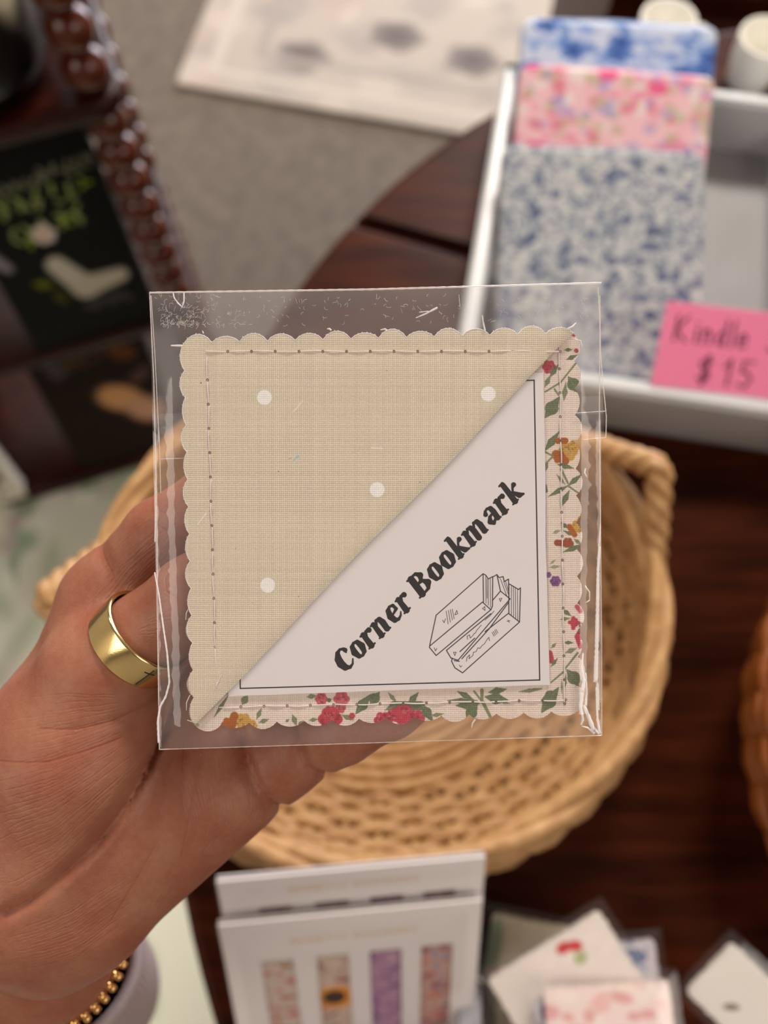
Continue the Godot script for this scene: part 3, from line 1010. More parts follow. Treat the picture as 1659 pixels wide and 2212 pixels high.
# ---------------------------------------------------------------- wicker baskets
func make_basket(called: String, label: String, at: Vector3, oval: Vector2, H: float, material: Material, handles: Array) -> void:
	var t := thing(called, label, "basket", Transform3D(Basis(), at))
	var R := oval.x
	var squash := Vector3(1, 1, oval.y / oval.x)
	var stakes := 44
	var rows := 19
	var wall := func(f: float) -> float:  # radius at height fraction f: drawn in at the foot, a belly, and a rim
		return R * (0.74 + 0.36 * sin(clampf(f, 0.0, 1.0) * 1.9) - 0.07 * f * f)
	for k in rows:
		var f := (k + 0.5) / rows
		var r: float = wall.call(f)
		var path := PackedVector3Array()
		for s in stakes * 3:
			var w := TAU * s / (stakes * 3)
			var wob := 0.0024 * cos(w * stakes / 2.0 + PI * (k % 2)) + 0.0012 * sin(w * 5.0 + k)
			path.append(squash * Vector3(cos(w) * (r + wob), f * (H - 0.008) + 0.004 + 0.0012 * sin(w * 3.0 + k * 2.0), sin(w) * (r + wob)))
		var g := Geo.new()
		tube(g, path, 0.0041, 5, true)
		put("woven_strand", g.mesh(), material, t)
	for k in stakes:
		var w := TAU * k / stakes
		var path := PackedVector3Array()
		for s in 7:
			var f := s / 6.0
			var r: float = wall.call(f)
			path.append(squash * Vector3(cos(w) * r, f * (H - 0.004) + 0.003, sin(w) * r))
		var g := Geo.new()
		tube(g, path, 0.0022, 5)
		put("stake", g.mesh(), material, t)
	# floor of the basket: rings over spokes
	for k in 14:
		var r := 0.008 + k * (R * 0.74 - 0.008) / 13.5
		var path := PackedVector3Array()
		var n := 12 + k * 5
		for s in n:
			var w := TAU * s / n
			path.append(squash * Vector3(cos(w) * r, 0.006 + 0.0012 * (1 if (s + k) % 2 else -1), sin(w) * r))
		var g := Geo.new()
		tube(g, path, 0.0040, 5, true)
		put("base_ring", g.mesh(), material, t)
	# rim: a bundle of three cords
	for cord in 3:
		var path := PackedVector3Array()
		var rr: float = wall.call(1.0)
		for s in 150:
			var w := TAU * s / 150
			var q := w * 5.0 + TAU / 3.0 * cord
			path.append(squash * Vector3(cos(w) * (rr + 0.0036 * cos(q)), H - 0.002 + 0.0036 * sin(q), sin(w) * (rr + 0.0036 * cos(q))))
		var g := Geo.new()
		tube(g, path, 0.0042, 6, true)
		put("rim_cord", g.mesh(), material, t)
	# loop handles: three cords twisted into a rope that bows outwards
	for pair in handles:
		var h: float = pair[0]
		var rr: float = wall.call(1.0)
		var spine := Curve3D.new()
		var a0 := deg_to_rad(h + pair[1])
		var a1 := deg_to_rad(h - pair[1])
		var mid := deg_to_rad(h)
		var out := Vector3(cos(mid), 0, -sin(mid))
		var e0 := squash * Vector3(cos(a0), 0, -sin(a0)) * rr + Vector3(0, H - 0.012, 0)
		var e1 := squash * Vector3(cos(a1), 0, -sin(a1)) * rr + Vector3(0, H - 0.012, 0)
		var bow := out * 0.026 + Vector3(0, 0.034, 0)
		spine.add_point(e0, Vector3.ZERO, Vector3(0, 0.03, 0))
		spine.add_point((e0 + e1) / 2 + bow, (e0 - e1) * 0.34, (e1 - e0) * 0.34)
		spine.add_point(e1, Vector3(0, 0.03, 0), Vector3.ZERO)
		var length := spine.get_baked_length()
		var node := put("handle", rope(spine, length, 0.0058, 3, 0), material, t)
		for cord in [1, 2]:
			put("cord", rope(spine, length, 0.0058, 3, cord), material, node)


func rope(spine: Curve3D, length: float, r: float, cords: int, which: int) -> ArrayMesh:
	var path := PackedVector3Array()
	var n := int(length / 0.004)
	for s in n + 1:
		var o := length * s / n
		var p := spine.sample_baked(o)
		var dir := (spine.sample_baked(minf(o + 0.002, length)) - spine.sample_baked(maxf(o - 0.002, 0.0))).normalized()
		var side := dir.cross(Vector3.UP).normalized()
		var w := o / 0.03 * TAU + TAU * which / cords
		path.append(p + (side * cos(w) + side.cross(dir) * sin(w)) * r * 0.62)
	var g := Geo.new()
	tube(g, path, r * 0.72, 6)
	return g.mesh()


# ---------------------------------------------------------------- packs of bookmarks
func make_bookmark_packs() -> void:
	rng.seed = 77
	var prints := []
	var looks := [[rgb(206, 188, 176), rgb(190, 104, 96), rgb(168, 122, 76), rgb(214, 196, 190)], [rgb(206, 186, 168), rgb(190, 150, 140), rgb(214, 200, 186), rgb(150, 96, 96)],
		[rgb(176, 136, 168), rgb(142, 100, 150), rgb(196, 160, 176), rgb(120, 84, 130)], [rgb(196, 160, 150), rgb(204, 112, 92), rgb(150, 150, 176), rgb(150, 84, 92)]]
	for k in 4:
		var c := Canvas.new(128, 512, looks[k][0])
		for q in 70:
			c.oval(Vector2(rng.randf() * 128, rng.randf() * 512), rng.randf_range(8, 22), rng.randf_range(6, 16), rng.randf() * PI, Color(looks[k][1 + rng.randi() % 3], 0.85), 4.0)
		if k == 1:
			for q in 16:
				c.leaf(Vector2(64, 250), Vector2(64, 250) + Vector2.from_angle(q * TAU / 16) * 82, 34, rgb(232, 150, 30), 3.0)
			c.oval(Vector2(60, 250), 38, 42, 0, rgb(44, 28, 20), 5.0)
		prints.append(c.texture())
	var title := Canvas.new(1024, 128, rgb(228, 224, 222))
	write(title, "MAGNETIC BOOKMARKS", Vector2(40, 92), 58, rgb(206, 178, 124))
	var gold_print := title.texture()
	for a in [["white card pack of four flowered bookmarks with gold lettering, leaning in front", [Vector3(-0.0736, 0.7413, 0.1179), Vector3(0.0473, 0.7354, 0.1078), Vector3(-0.0752, 0.8343, 0.044)], 0.0], ["white card pack of four bookmarks half hidden behind the front one", [Vector3(-0.073, 0.7552, 0.0988), Vector3(0.0479, 0.7493, 0.0887), Vector3(-0.0745, 0.8482, 0.0249)], 1.0]]:
		var corners: Array = a[1]
		var t := thing("bookmark_pack", a[0], "pack", slab_frame(corners), "bookmark packs leaning on the basket")
		var w: float = (corners[1] - corners[0]).length()
		var h: float = slab_frame(corners).basis.y.dot(corners[2] - corners[0])
		# the front panel: strips and bars round four windows
		var top: float = h - 0.032 + 0.010 * a[2]
		var win := w * 0.125
		var xs := [w * 0.2, w * 0.415, w * 0.625, w * 0.83]
		var g := Geo.new()
		cbox(g, Vector3(w / 2, (top + h) / 2, -0.0006), Vector3(w, h - top, 0.0012), 0.0003)
		cbox(g, Vector3(w / 2, 0.006, -0.0006), Vector3(w, 0.012, 0.0012), 0.0003)
		var edges := [0.0]
		for x in xs:
			edges.append(x - win / 2)
			edges.append(x + win / 2)
		edges.append(w)
		for k in 5:
			var x0: float = edges[k * 2]
			var x1: float = edges[k * 2 + 1]
			cbox(g, Vector3((x0 + x1) / 2, (top + 0.012) / 2, -0.0006), Vector3(x1 - x0, top - 0.012, 0.0012), 0.0003)
		put("front_panel", g.mesh(30.0), M.white_card, t)
		g = Geo.new()
		cbox(g, Vector3(w / 2, h / 2, -0.0030), Vector3(w, h, 0.0006), 0.0002)
		put("back_panel", g.mesh(30.0), M.white_card, t)
		for k in 4:
			var m := mat(Color(1, 1, 1), 0.5)
			m.albedo_texture = prints[k]
			g = Geo.new()
			prism(g, round_rect(win + 0.004, top - 0.016, 0.001, 2), -0.0025, -0.0017, 0.0002, Basis(), Vector3(xs[k], top / 2 + 0.004, 0))
			put("bookmark", g.mesh(40.0), m, t)
		var gm := mat(Color(1, 1, 1), 0.6)
		gm.albedo_texture = gold_print
		g = Geo.new()
		g.face(Vector3(w * 0.24, h - 0.021 + 0.007 * a[2], 0.0001), Vector3(w * 0.76, h - 0.021 + 0.007 * a[2], 0.0001), Vector3(w * 0.76, h - 0.014 + 0.007 * a[2], 0.0001), Vector3(w * 0.24, h - 0.014 + 0.007 * a[2], 0.0001))
		put("gold_lettering", g.mesh(), gm, t)
		g = Geo.new()
		wrapper_film(g, w, h, 0.001, 0.0008)
		put("clear_wrap", g.mesh(30.0), clear_film(0.02), t)


# ---------------------------------------------------------------- loose packets at the near edge
func make_pile() -> void:
	for a in [
		["cream and green wrapped bookmark sticking out left of the pile", [rgb(206, 196, 170), rgb(196, 186, 158)], [Vector3(0.0486, 0.757, 0.0783), Vector3(0.0928, 0.757, 0.0868), Vector3(0.0513, 0.772, 0.0413)], [[0.08, 0.55, 0.1, 0.5, 0, rgb(140, 156, 132)], [0.3, 0.9, 0.25, 0.1, 0.2, rgb(196, 150, 140)]]],
		["white wrapped bookmark with a red cherry and green leaf, corner pointing up", [rgb(224, 216, 208), rgb(230, 222, 214)], [Vector3(0.0485, 0.782, 0.0728), Vector3(0.0769, 0.775, 0.1175), Vector3(0.1088, 0.797, 0.0411)], [[0.17, 0.3, 0.045, 0.06, 0.9, rgb(196, 50, 56)], [0.13, 0.38, 0.05, 0.055, 0, rgb(190, 44, 50)], [0.29, 0.31, 0.06, 0.05, 0.3, rgb(168, 180, 130)]]],
		["small blue-flowered wrapped bookmark behind the white one", [rgb(206, 200, 204), rgb(150, 160, 186), rgb(120, 134, 166)], [Vector3(0.1185, 0.77, 0.0846), Vector3(0.1429, 0.77, 0.0825), Vector3(0.1168, 0.775, 0.0562)], [[0.45, 0.3, 0.3, 0.14, 0.1, rgb(108, 124, 156)]]],
		["pink and white flowered wrapped bookmark lying on top of the pile", [rgb(226, 208, 202), rgb(222, 176, 172), rgb(230, 220, 208), rgb(208, 148, 146)], [Vector3(0.0771, 0.79, 0.1139), Vector3(0.1423, 0.79, 0.1101), Vector3(0.0811, 0.795, 0.0732)], []],
		["plain white wrapped bookmark at the right end of the pile", [rgb(222, 218, 210)], [Vector3(0.1471, 0.78, 0.0792), Vector3(0.1836, 0.775, 0.1137), Vector3(0.1751, 0.79, 0.0555)], [[0.43, 0.69, 0.04, 0.1, 0.6, rgb(126, 112, 98)]]],
		["navy-blotched wrapped bookmark between the cherry and pink ones", [rgb(198, 196, 204), rgb(96, 98, 134), rgb(76, 80, 120)], [Vector3(0.0735, 0.787, 0.1032), Vector3(0.0926, 0.787, 0.1003), Vector3(0.076, 0.789, 0.0789)], [[0.55, 0.35, 0.35, 0.3, 0, rgb(84, 88, 128)]]],
		["dark olive wrapped bookmark under the cherry one", [rgb(116, 106, 84), rgb(126, 116, 96)], [Vector3(0.0532, 0.756, 0.114), Vector3(0.0756, 0.756, 0.1161), Vector3(0.0558, 0.764, 0.0708)], []],
		["pale grey-blue wrapped bookmark left of the olive one", [rgb(176, 178, 186), rgb(190, 188, 194)], [Vector3(0.0366, 0.757, 0.1138), Vector3(0.0524, 0.757, 0.1138), Vector3(0.0459, 0.76, 0.0774)], []]]:
		var corners: Array = a[2]
		var t := thing("wrapped_bookmark", a[0], "bookmark", slab_frame(corners), "wrapped bookmarks piled at the near edge")
		rng.seed = 200 + a[1].size() * 7 + int(corners[0].x * 1000)
		var c := Canvas.new(384, 384, a[1][0])
		for k in a[1].size() - 1:
			for q in 14:
				c.oval(Vector2(rng.randf() * 384, rng.randf() * 384), rng.randf_range(12, 44), rng.randf_range(10, 30), rng.randf() * PI, Color(a[1][k + 1], 0.75), 10.0)
		for m in a[3]:
			c.oval(Vector2(m[0], m[1]) * 384.0, m[2] * 384.0, m[3] * 384.0, m[4], m[5], 8.0)
		var w: float = (corners[1] - corners[0]).length()
		var h: float = slab_frame(corners).basis.y.dot(corners[2] - corners[0])
		var cloth := mat(Color(1, 1, 1), 0.85)
		cloth.albedo_texture = c.texture()
		var g := Geo.new()
		var poly := PackedVector2Array()
		for e in [[Vector2(0.003, 0.003), Vector2(w - 0.003, 0.003)], [Vector2(w - 0.003, 0.003), Vector2(w - 0.003, h - 0.003)], [Vector2(w - 0.003, h - 0.003), Vector2(0.003, h - 0.003)], [Vector2(0.003, h - 0.003), Vector2(0.003, 0.003)]]:
			poly.append_array(scallops(e[0], e[1], 12, 0.0012, 5))
		prism(g, poly, -0.0022, 0.0)
		put("fabric_body", g.mesh(40.0), cloth, t)
		g = Geo.new()
		wrapper_film(g, w, h, 0.0025, 0.0012)
		put("clear_wrap", g.mesh(30.0), clear_film(0.02), t)


# the front of a clear wrapper: one taut film, its edges turned back
func wrapper_film(g: Geo, w: float, h: float, margin: float, lift: float) -> void:
	var ids := []
	for j in 9:
		for i in 9:
			var u := i / 8.0
			var v := j / 8.0
			var e := minf(minf(u, 1.0 - u), minf(v, 1.0 - v)) * 8.0
			ids.append(g.add(Vector3(-margin + u * (w + 2.0 * margin), -margin + v * (h + 2.0 * margin), lift if e > 0.5 else -lift)))
	for j in 8:
		for i in 8:
			g.quad(ids[j * 9 + i], ids[j * 9 + i + 1], ids[j * 9 + i + 10], ids[j * 9 + i + 9])


func scallops(a: Vector2, b: Vector2, count: int, depth: float, steps := 7) -> PackedVector2Array:
	var out := PackedVector2Array()
	var dir := (b - a).normalized()
	var side := Vector2(dir.y, -dir.x)
	for k in count:
		for s in steps:
			var f := float(s) / steps
			out.append(a.lerp(b, (k + f) / count) + side * depth * (0.9 + 0.2 * sin(k * 2.7 + a.x)) * pow(sin(PI * f), 0.75))
	return out


# ---------------------------------------------------------------- behind the tray
func make_far_things() -> void:
	var glaze := mat(rgb(242, 240, 230), 0.15)
	for a in [["glossy white cup behind the blue sleeve at the far side of the table", Vector3(0.216, TABLE, -0.572)], ["glossy white cup right of the other cup, behind the tray corner", Vector3(0.288, TABLE, -0.553)]]:
		var t := thing("ceramic_cup", a[0], "cup", Transform3D(Basis(), a[1]), "white cups behind the tray")
		var g := Geo.new()
		lathe(g, PackedVector2Array([Vector2(0, 0), Vector2(0.012, 0), Vector2(0.017, 0.003), Vector2(0.0205, 0.022), Vector2(0.0215, 0.040), Vector2(0.021, 0.042), Vector2(0.0195, 0.042), Vector2(0.0185, 0.037), Vector2(0.015, 0.015), Vector2(0, 0.012)]), 32)
		put("body", g.mesh(60.0), glaze, t)
		g = Geo.new()
		tube(g, PackedVector3Array([Vector3(0.018, 0.011, 0), Vector3(0.029, 0.014, 0), Vector3(0.032, 0.024, 0), Vector3(0.028, 0.034, 0), Vector3(0.019, 0.035, 0)]), 0.0026, 8)
		put("handle", g.mesh(), glaze, t)
	# the dark cabinet standing beyond the table
	var s := thing("wooden_cabinet", "dark brown wooden cabinet standing beyond the far edge of the table", "cabinet", Transform3D(Basis(Vector3.UP, deg_to_rad(-4.0)), Vector3(0.66, 0.012, -0.90)))
	var g := Geo.new()
	cbox(g, Vector3(0, 0.37, 0), Vector3(0.86, 0.6, 0.38), 0.004)
	put("body", g.mesh(30.0), M.table, s)
	g = Geo.new()
	cbox(g, Vector3(0, 0.685, 0), Vector3(0.92, 0.03, 0.43), 0.006)
	put("top_board", g.mesh(30.0), M.table, s)
	for k in 2:
		g = Geo.new()
		cbox(g, Vector3(-0.21 + 0.42 * k, 0.37, 0.195), Vector3(0.39, 0.54, 0.016), 0.004)
		var door := put("door", g.mesh(30.0), M.table, s)
		g = Geo.new()
		lathe(g, PackedVector2Array([Vector2(0, 0), Vector2(0.006, 0), Vector2(0.006, 0.012), Vector2(0.013, 0.018), Vector2(0.012, 0.026), Vector2(0, 0.028)]), 14, Vector3(-0.05 + 0.1 * k, 0.42, 0.203), Basis(Vector3.RIGHT, PI / 2))
		put("knob", g.mesh(40.0), M.gold, door)
	for k in 4:
		g = Geo.new()
		tube(g, PackedVector3Array([Vector3([0.4, -0.4, -0.4, 0.4][k], 0.0, [0.16, 0.16, -0.16, -0.16][k]), Vector3([0.4, -0.4, -0.4, 0.4][k], 0.075, [0.16, 0.16, -0.16, -0.16][k])]), [0.014, 0.022], 10)
		put("foot", g.mesh(), M.table, s)


# ---------------------------------------------------------------- the held packet
func make_packet() -> void:
	# the bookmark: a flowered square with a cream corner pocket sewn on, pinked edges
	var t := thing("corner_bookmark", "square fabric corner bookmark with cream dotted pocket and flowered back, pinked edges", "bookmark", hold)
	var tile := weave_tile(48, 10, rgb(225, 216, 195), rgb(174, 162, 136), 11)
	var cream := mat(Color(1, 1, 1), 0.9, 0.0, 0.2)
	cream.albedo_texture = tile[0]
	cream.heightmap_enabled = true
	cream.heightmap_texture = tile[1]
	cream.heightmap_scale = 0.009
	var dots := Canvas.new(1024, 1024, Color(1, 1, 1, 0))
	var to2 := func(p: Vector2) -> Vector2: return Vector2((p.x + 50.0) / 100.0, (50.0 - p.y) / 100.0)
	for p in [Vector2(-26.48, 25.39), Vector2(23.07, 26.12), Vector2(-1.5, 4.95), Vector2(-25.75, -16.21)]:
		dots.oval(to2.call(p) * 1024.0, 16.5, 16.8, 0, rgb(246, 246, 242), 2.0)
	for f in [[Vector2(-19.97, 22.3), Vector2(-18.01, 24.57), 0.9, rgb(238, 228, 206)], [Vector2(-2.74, 14.24), Vector2(-0.36, 14.04), 1.3, rgb(240, 232, 214)], [Vector2(-41.24, -2.68), Vector2(-39.38, -0.21), 1.1, rgb(240, 232, 214)], [Vector2(-19.97, 11.46), Vector2(-18.94, 12.39), 3.4, rgb(186, 200, 196)], [Vector2(-21.11, 11.77), Vector2(-20.49, 11.97), 2.4, rgb(206, 186, 150)], [Vector2(-40.62, 28.59), Vector2(-40.51, 28.59), 1.6, rgb(60, 46, 36)], [Vector2(-23.38, 9.08), Vector2(-23.38, 8.88), 1.1, rgb(80, 64, 50)], [Vector2(0.57, 31.28), Vector2(0.67, 31.28), 1.1, rgb(80, 64, 50)], [Vector2(-32.88, -8.05), Vector2(-32.88, -8.15), 1.1, rgb(90, 74, 58)], [Vector2(-18.84, -18.58), Vector2(-18.84, -18.79), 1.1, rgb(110, 84, 56)], [Vector2(-29.88, -34.99), Vector2(-29.78, -34.99), 1.1, rgb(80, 60, 48)], [Vector2(7.9, 6.61), Vector2(8, 6.61), 1.2, rgb(70, 56, 46)], [Vector2(-13.37, 24.57), Vector2(-13.26, 24.57), 0.9, rgb(120, 104, 80)], [Vector2(-29.06, -20.03), Vector2(-29.06, -20.13), 1, rgb(100, 84, 66)], [Vector2(17.6, 25.39), Vector2(17.7, 25.39), 0.9, rgb(120, 104, 80)]]:
		dots.stroke(to2.call(f[0]) * 1024.0, f[2], to2.call(f[1]) * 1024.0, f[2], f[3], 1.5)
	cream.detail_enabled = true
	cream.detail_albedo = dots.texture()
	cream.detail_uv_layer = BaseMaterial3D.DETAIL_UV_2
	tile = weave_tile(48, 10, rgb(236, 222, 210), rgb(176, 156, 142), 12)
	var floral := mat(Color(1, 1, 1), 0.9, 0.0, 0.2)
	floral.albedo_texture = tile[0]
	floral.heightmap_enabled = true
	floral.heightmap_texture = tile[1]
	floral.heightmap_scale = 0.009
	floral.detail_enabled = true
	floral.detail_blend_mode = BaseMaterial3D.BLEND_MODE_MUL
	floral.detail_uv_layer = BaseMaterial3D.DETAIL_UV_2
	floral.detail_albedo = flower_print(to2)

	var weave_uv := func(p: Vector2) -> Vector2: return p / 21.4
	var wave := FastNoiseLite.new()
	wave.seed = 4
	wave.frequency = 0.06
	var outline := PackedVector2Array()
	var sq: Array = [Vector2(-42.27, -47.48), Vector2(43.4, -44.28), Vector2(42.37, 39.64), Vector2(-43.92, 37.26)]  # BL, BR, TR, TL
	for k in 4:
		outline.append_array(scallops(sq[k], sq[(k + 1) % 4], 14, 1.45))
	var seam := func(p: Vector2, a: Vector2, b: Vector2) -> float: return exp(-pow(p.distance_to(Geometry2D.get_closest_point_to_segment(p, a, b)) / 1.1, 2.0))
	var st: Array = [[Vector2(-39.9, 35.61), Vector2(39.07, 35.61)], [Vector2(-39.28, 34.68), Vector2(-37.11, -40.67)], [Vector2(39.07, 37.26), Vector2(40.31, -42.73)], [Vector2(-37.11, -43.56), Vector2(40.51, -41.91)]]  # pairs of ends: pocket top, pocket left, back right, back bottom
	var g := Geo.new()
	g.scale = MM
	sheet(g, outline, 2.2, func(p: Vector2) -> float: return 0.1 * wave.get_noise_2dv(p * 2.0) - 0.18 * seam.call(p, st[2][0], st[2][1]) - 0.18 * seam.call(p, st[3][0], st[3][1]), 0.5, weave_uv, to2)
	var back := put("flowered_square", g.mesh(50.0), floral, t)
	outline = PackedVector2Array()
	var po: Array = [Vector2(-41.86, -47.07), Vector2(41.96, 39.64), Vector2(-44.33, 37.37)]  # lower end of the fold, upper right end, upper left corner
	outline.append(po[0])
	for k in range(1, 24):
		outline.append(po[0].lerp(po[1], k / 24.0) + Vector2(0.7, -0.7) * 0.25 * sin(k * 0.5))
	outline.append_array(scallops(po[1], po[2], 14, 1.75))
	outline.append_array(scallops(po[2], po[0], 14, 1.1))
	g = Geo.new()
	g.scale = MM
	sheet(g, outline, 1.8, func(p: Vector2) -> float:
		var fold: float = p.distance_to(Geometry2D.get_closest_point_to_segment(p, po[0], po[1]))
		return 1.25 + 0.35 * smoothstep(14.0, 0.0, fold) - 0.5 * smoothstep(1.2, 0.0, fold) + 0.12 * wave.get_noise_2dv(p * 1.3) - 0.28 * seam.call(p, st[0][0], st[0][1]) - 0.28 * seam.call(p, st[1][0], st[1][1]), 0.55, weave_uv, to2)
	var pocket := put("cream_pocket", g.mesh(50.0), cream, t)
	pocket.set_meta("label", "cream cotton pocket with white dots")
	back.set_meta("label", "white cotton square printed with roses and leaves")
	# stitches: short threads from hole to hole
	var hole := mat(rgb(122, 108, 96), 0.9)  # brown-grey rings put the shade inside the needle holes into colour
	for k in 4:
		var a: Vector2 = st[k][0]
		var b: Vector2 = st[k][1]
		var n := int(round(a.distance_to(b) / 5.26))
		var z := 1.12 if k < 2 else -0.02
		for i in n:
			var p := a.lerp(b, float(i) / n)
			var q := a.lerp(b, float(i + 1) / n)
			var along := (q - p).normalized()
			g = Geo.new()
			g.scale = MM
			var path := PackedVector3Array()
			for s in 5:
				var f := s / 4.0
				var r := p.lerp(q, 0.06 + 0.88 * f) + along.orthogonal() * 0.12 * sin(i * 2.3 + f * 2.0)
				path.append(Vector3(r.x, r.y, z - 0.1 + 0.24 * sin(PI * f)))
			tube(g, path, 0.15, 6)
			put("stitch", g.mesh(), M.thread, pocket if k < 2 else back)
			g = Geo.new()
			g.scale = MM
			var rim := PackedVector3Array()
			for s in 8:
				rim.append(Vector3(q.x + 0.22 * cos(TAU * s / 8), q.y + 0.28 * sin(TAU * s / 8), z - 0.06))
			tube(g, rim, 0.1, 5, true)
			put("hole_shade_ring", g.mesh(), hole, pocket if k < 2 else back)
	# loose thread ends on the cut edges
	for f in [[Vector2(-43.92, 36.85), Vector2(-47.33, 36.95), 0.28, 0], [Vector2(-40.1, 39.64), Vector2(-40.31, 40.26), 0.14, 0], [Vector2(-11.72, 40.36), Vector2(-12.64, 40.67), 0.2, 0.2], [Vector2(1.08, 40.05), Vector2(-0.77, 40.46), 0.2, 0.2], [Vector2(-43.2, -21.06), Vector2(-44.02, -23.95), 0.12, 0.1], [Vector2(-43.1, -40.67), Vector2(-43.92, -44.08), 0.12, 0.1], [Vector2(-42.17, -46.66), Vector2(-43.71, -46.24), 0.12, 0], [Vector2(-44.85, 33.65), Vector2(-44.13, 32.62), 0.1, 0.5], [Vector2(44.64, -16.41), Vector2(45.68, -19.51), 0.16, -0.15], [Vector2(45.68, -19.61), Vector2(44.85, -20.13), 0.14, 0], [Vector2(44.75, 9.7), Vector2(45.06, 7.84), 0.18, 0.2], [Vector2(20.28, -46.04), Vector2(19.46, -47.9), 0.2, 0.1], [Vector2(40.82, 40.67), Vector2(42.68, 42.01), 0.24, 0.1], [Vector2(42.37, 38.3), Vector2(44.02, 36.75), 0.16, -0.3]]:
		g = Geo.new()
		g.scale = MM
		var a: Vector2 = f[0]
		var b: Vector2 = f[1]
		var bend: Vector2 = (b - a).orthogonal() * f[3]
		tube(g, PackedVector3Array([Vector3(a.x, a.y, 0.7), Vector3((a.x + b.x) / 2 + bend.x, (a.y + b.y) / 2 + bend.y, 0.8), Vector3(b.x, b.y, 0.7)]), [f[2], f[2], f[2] * 0.6], 6)
		put("loose_thread", g.mesh(), M.thread, t)
	# fuzz along the pinked edges
	rng.seed = 61
	g = Geo.new()
	g.scale = MM
	for k in range(0, outline.size()):
		if k < 24:
			continue
		var o := outline[k]
		for q in 5:
			var w := rng.randf() * TAU
			var far := rng.randf_range(0.2, 0.42)
			tube(g, PackedVector3Array([Vector3(o.x, o.y, 0.9), Vector3(o.x + far * cos(w), o.y + far * sin(w), 0.95 + 0.15 * rng.randf())]), 0.045, 4)
	# the bleached cut edge itself
	var cut := PackedVector3Array()
	for k in range(24, outline.size()):
		cut.append(Vector3(outline[k].x, outline[k].y, 1.2 + 0.12 * wave.get_noise_2dv(outline[k] * 1.3)))
	tube(g, cut, 0.13, 5)
	var fuzz := put("edge_fuzz", g.mesh(), M.thread, pocket)
	fuzz.set_meta("kind", "stuff")

	# the printed insert card tucked under the pocket
	var ins: Array = [Vector2(-34.63, -40.98), Vector2(36.9, -38.4), Vector2(-36.08, 28.49)]  # BL, BR, TL in mm
	var card := thing("insert_card", "white printed card reading Corner Bookmark with three drawn books, under the cream pocket", "card", hold)
	var pic := Canvas.new(1400, 1400, rgb(229, 225, 226))
	card_print(pic)
	var cm := mat(Color(1, 1, 1), 0.6, 0.0, 0.25)
	cm.albedo_texture = pic.texture()
	g = Geo.new()
	g.scale = MM
	var quad_ := PackedVector2Array([ins[0], ins[1], ins[1] + ins[2] - ins[0], ins[2]])
	var x_ax: Vector2 = ins[1] - ins[0]
	var y_ax: Vector2 = ins[2] - ins[0]
	var inv := Transform2D(x_ax, y_ax, ins[0]).affine_inverse()
	sheet(g, quad_, 6.0, func(p: Vector2) -> float: return 0.55 - 0.1 * smoothstep(-10.0, 40.0, p.x), 0.3, func(p: Vector2) -> Vector2:
		var q := inv * p
		return Vector2(q.x, 1.0 - q.y), to2)
	put("printed_card", g.mesh(30.0), cm, card)

	# the clear sleeve
	var bag := thing("clear_sleeve", "crinkled clear plastic sleeve round the corner bookmark", "sleeve", hold)
	var bo: Array = [Vector2(-49.91, -52.75), Vector2(48.26, -49.65), Vector2(48.26, 50.89), Vector2(-52.08, 48.72)]  # BL, BR, TR, TL
	var bag_poly := PackedVector2Array()
	for k in 4:
		for s in 30:
			bag_poly.append(bo[k].lerp(bo[(k + 1) % 4], s / 30.0))
	var ripple := FastNoiseLite.new()
	ripple.seed = 8
	ripple.frequency = 0.05
	var edge := func(p: Vector2) -> float:
		var near := 1e9
		for k in 4:
			near = minf(near, p.distance_to(Geometry2D.get_closest_point_to_segment(p, bo[k], bo[(k + 1) % 4])))
		return near
	for side in [1, -1]:
		g = Geo.new()
		g.scale = MM
		film(g, bag_poly, 2.1, func(p: Vector2) -> float:
			var e: float = edge.call(p)
			return side * (0.12 + 0.22 * ripple.get_noise_2dv(p + Vector2(0, 200 * side)) * smoothstep(0.0, 6.0, e)) + (0.5 + 2.0 * smoothstep(0.0, 5.0, e) if side > 0 else 0.3 - 1.3 * smoothstep(0.0, 8.0, e)))
		put("front_film" if side > 0 else "back_film", g.mesh(), M.film, bag)
	g = Geo.new()
	g.scale = MM
	var fl: Array = [Vector2(-49.6, 11.56), Vector2(49.29, 16.52), Vector2(48.88, 25.39), Vector2(48.26, 50.79), Vector2(-51.97, 48.62)]
	film(g, PackedVector2Array(fl), 6.0, func(p: Vector2) -> float: return -1.35 + 1.6 * smoothstep(6.0, 0.0, edge.call(p)) * 0.5)
	put("flap", g.mesh(), M.film, bag)
	g = Geo.new()
	g.scale = MM
	var glue: Array = [Vector2(-50.42, 17.34), Vector2(49.29, 22.09), Vector2(49.08, 26.12), Vector2(-50.73, 21.99)]
	film(g, PackedVector2Array(glue), 2.0, func(p: Vector2) -> float: return -1.25 + 0.18 * ripple.get_noise_2dv(p * 9.0))
	var sticky := clear_film(0.1, Color(0.9, 0.86, 0.82))
	sticky.roughness = 0.22
	put("adhesive_strip", g.mesh(), sticky, bag)
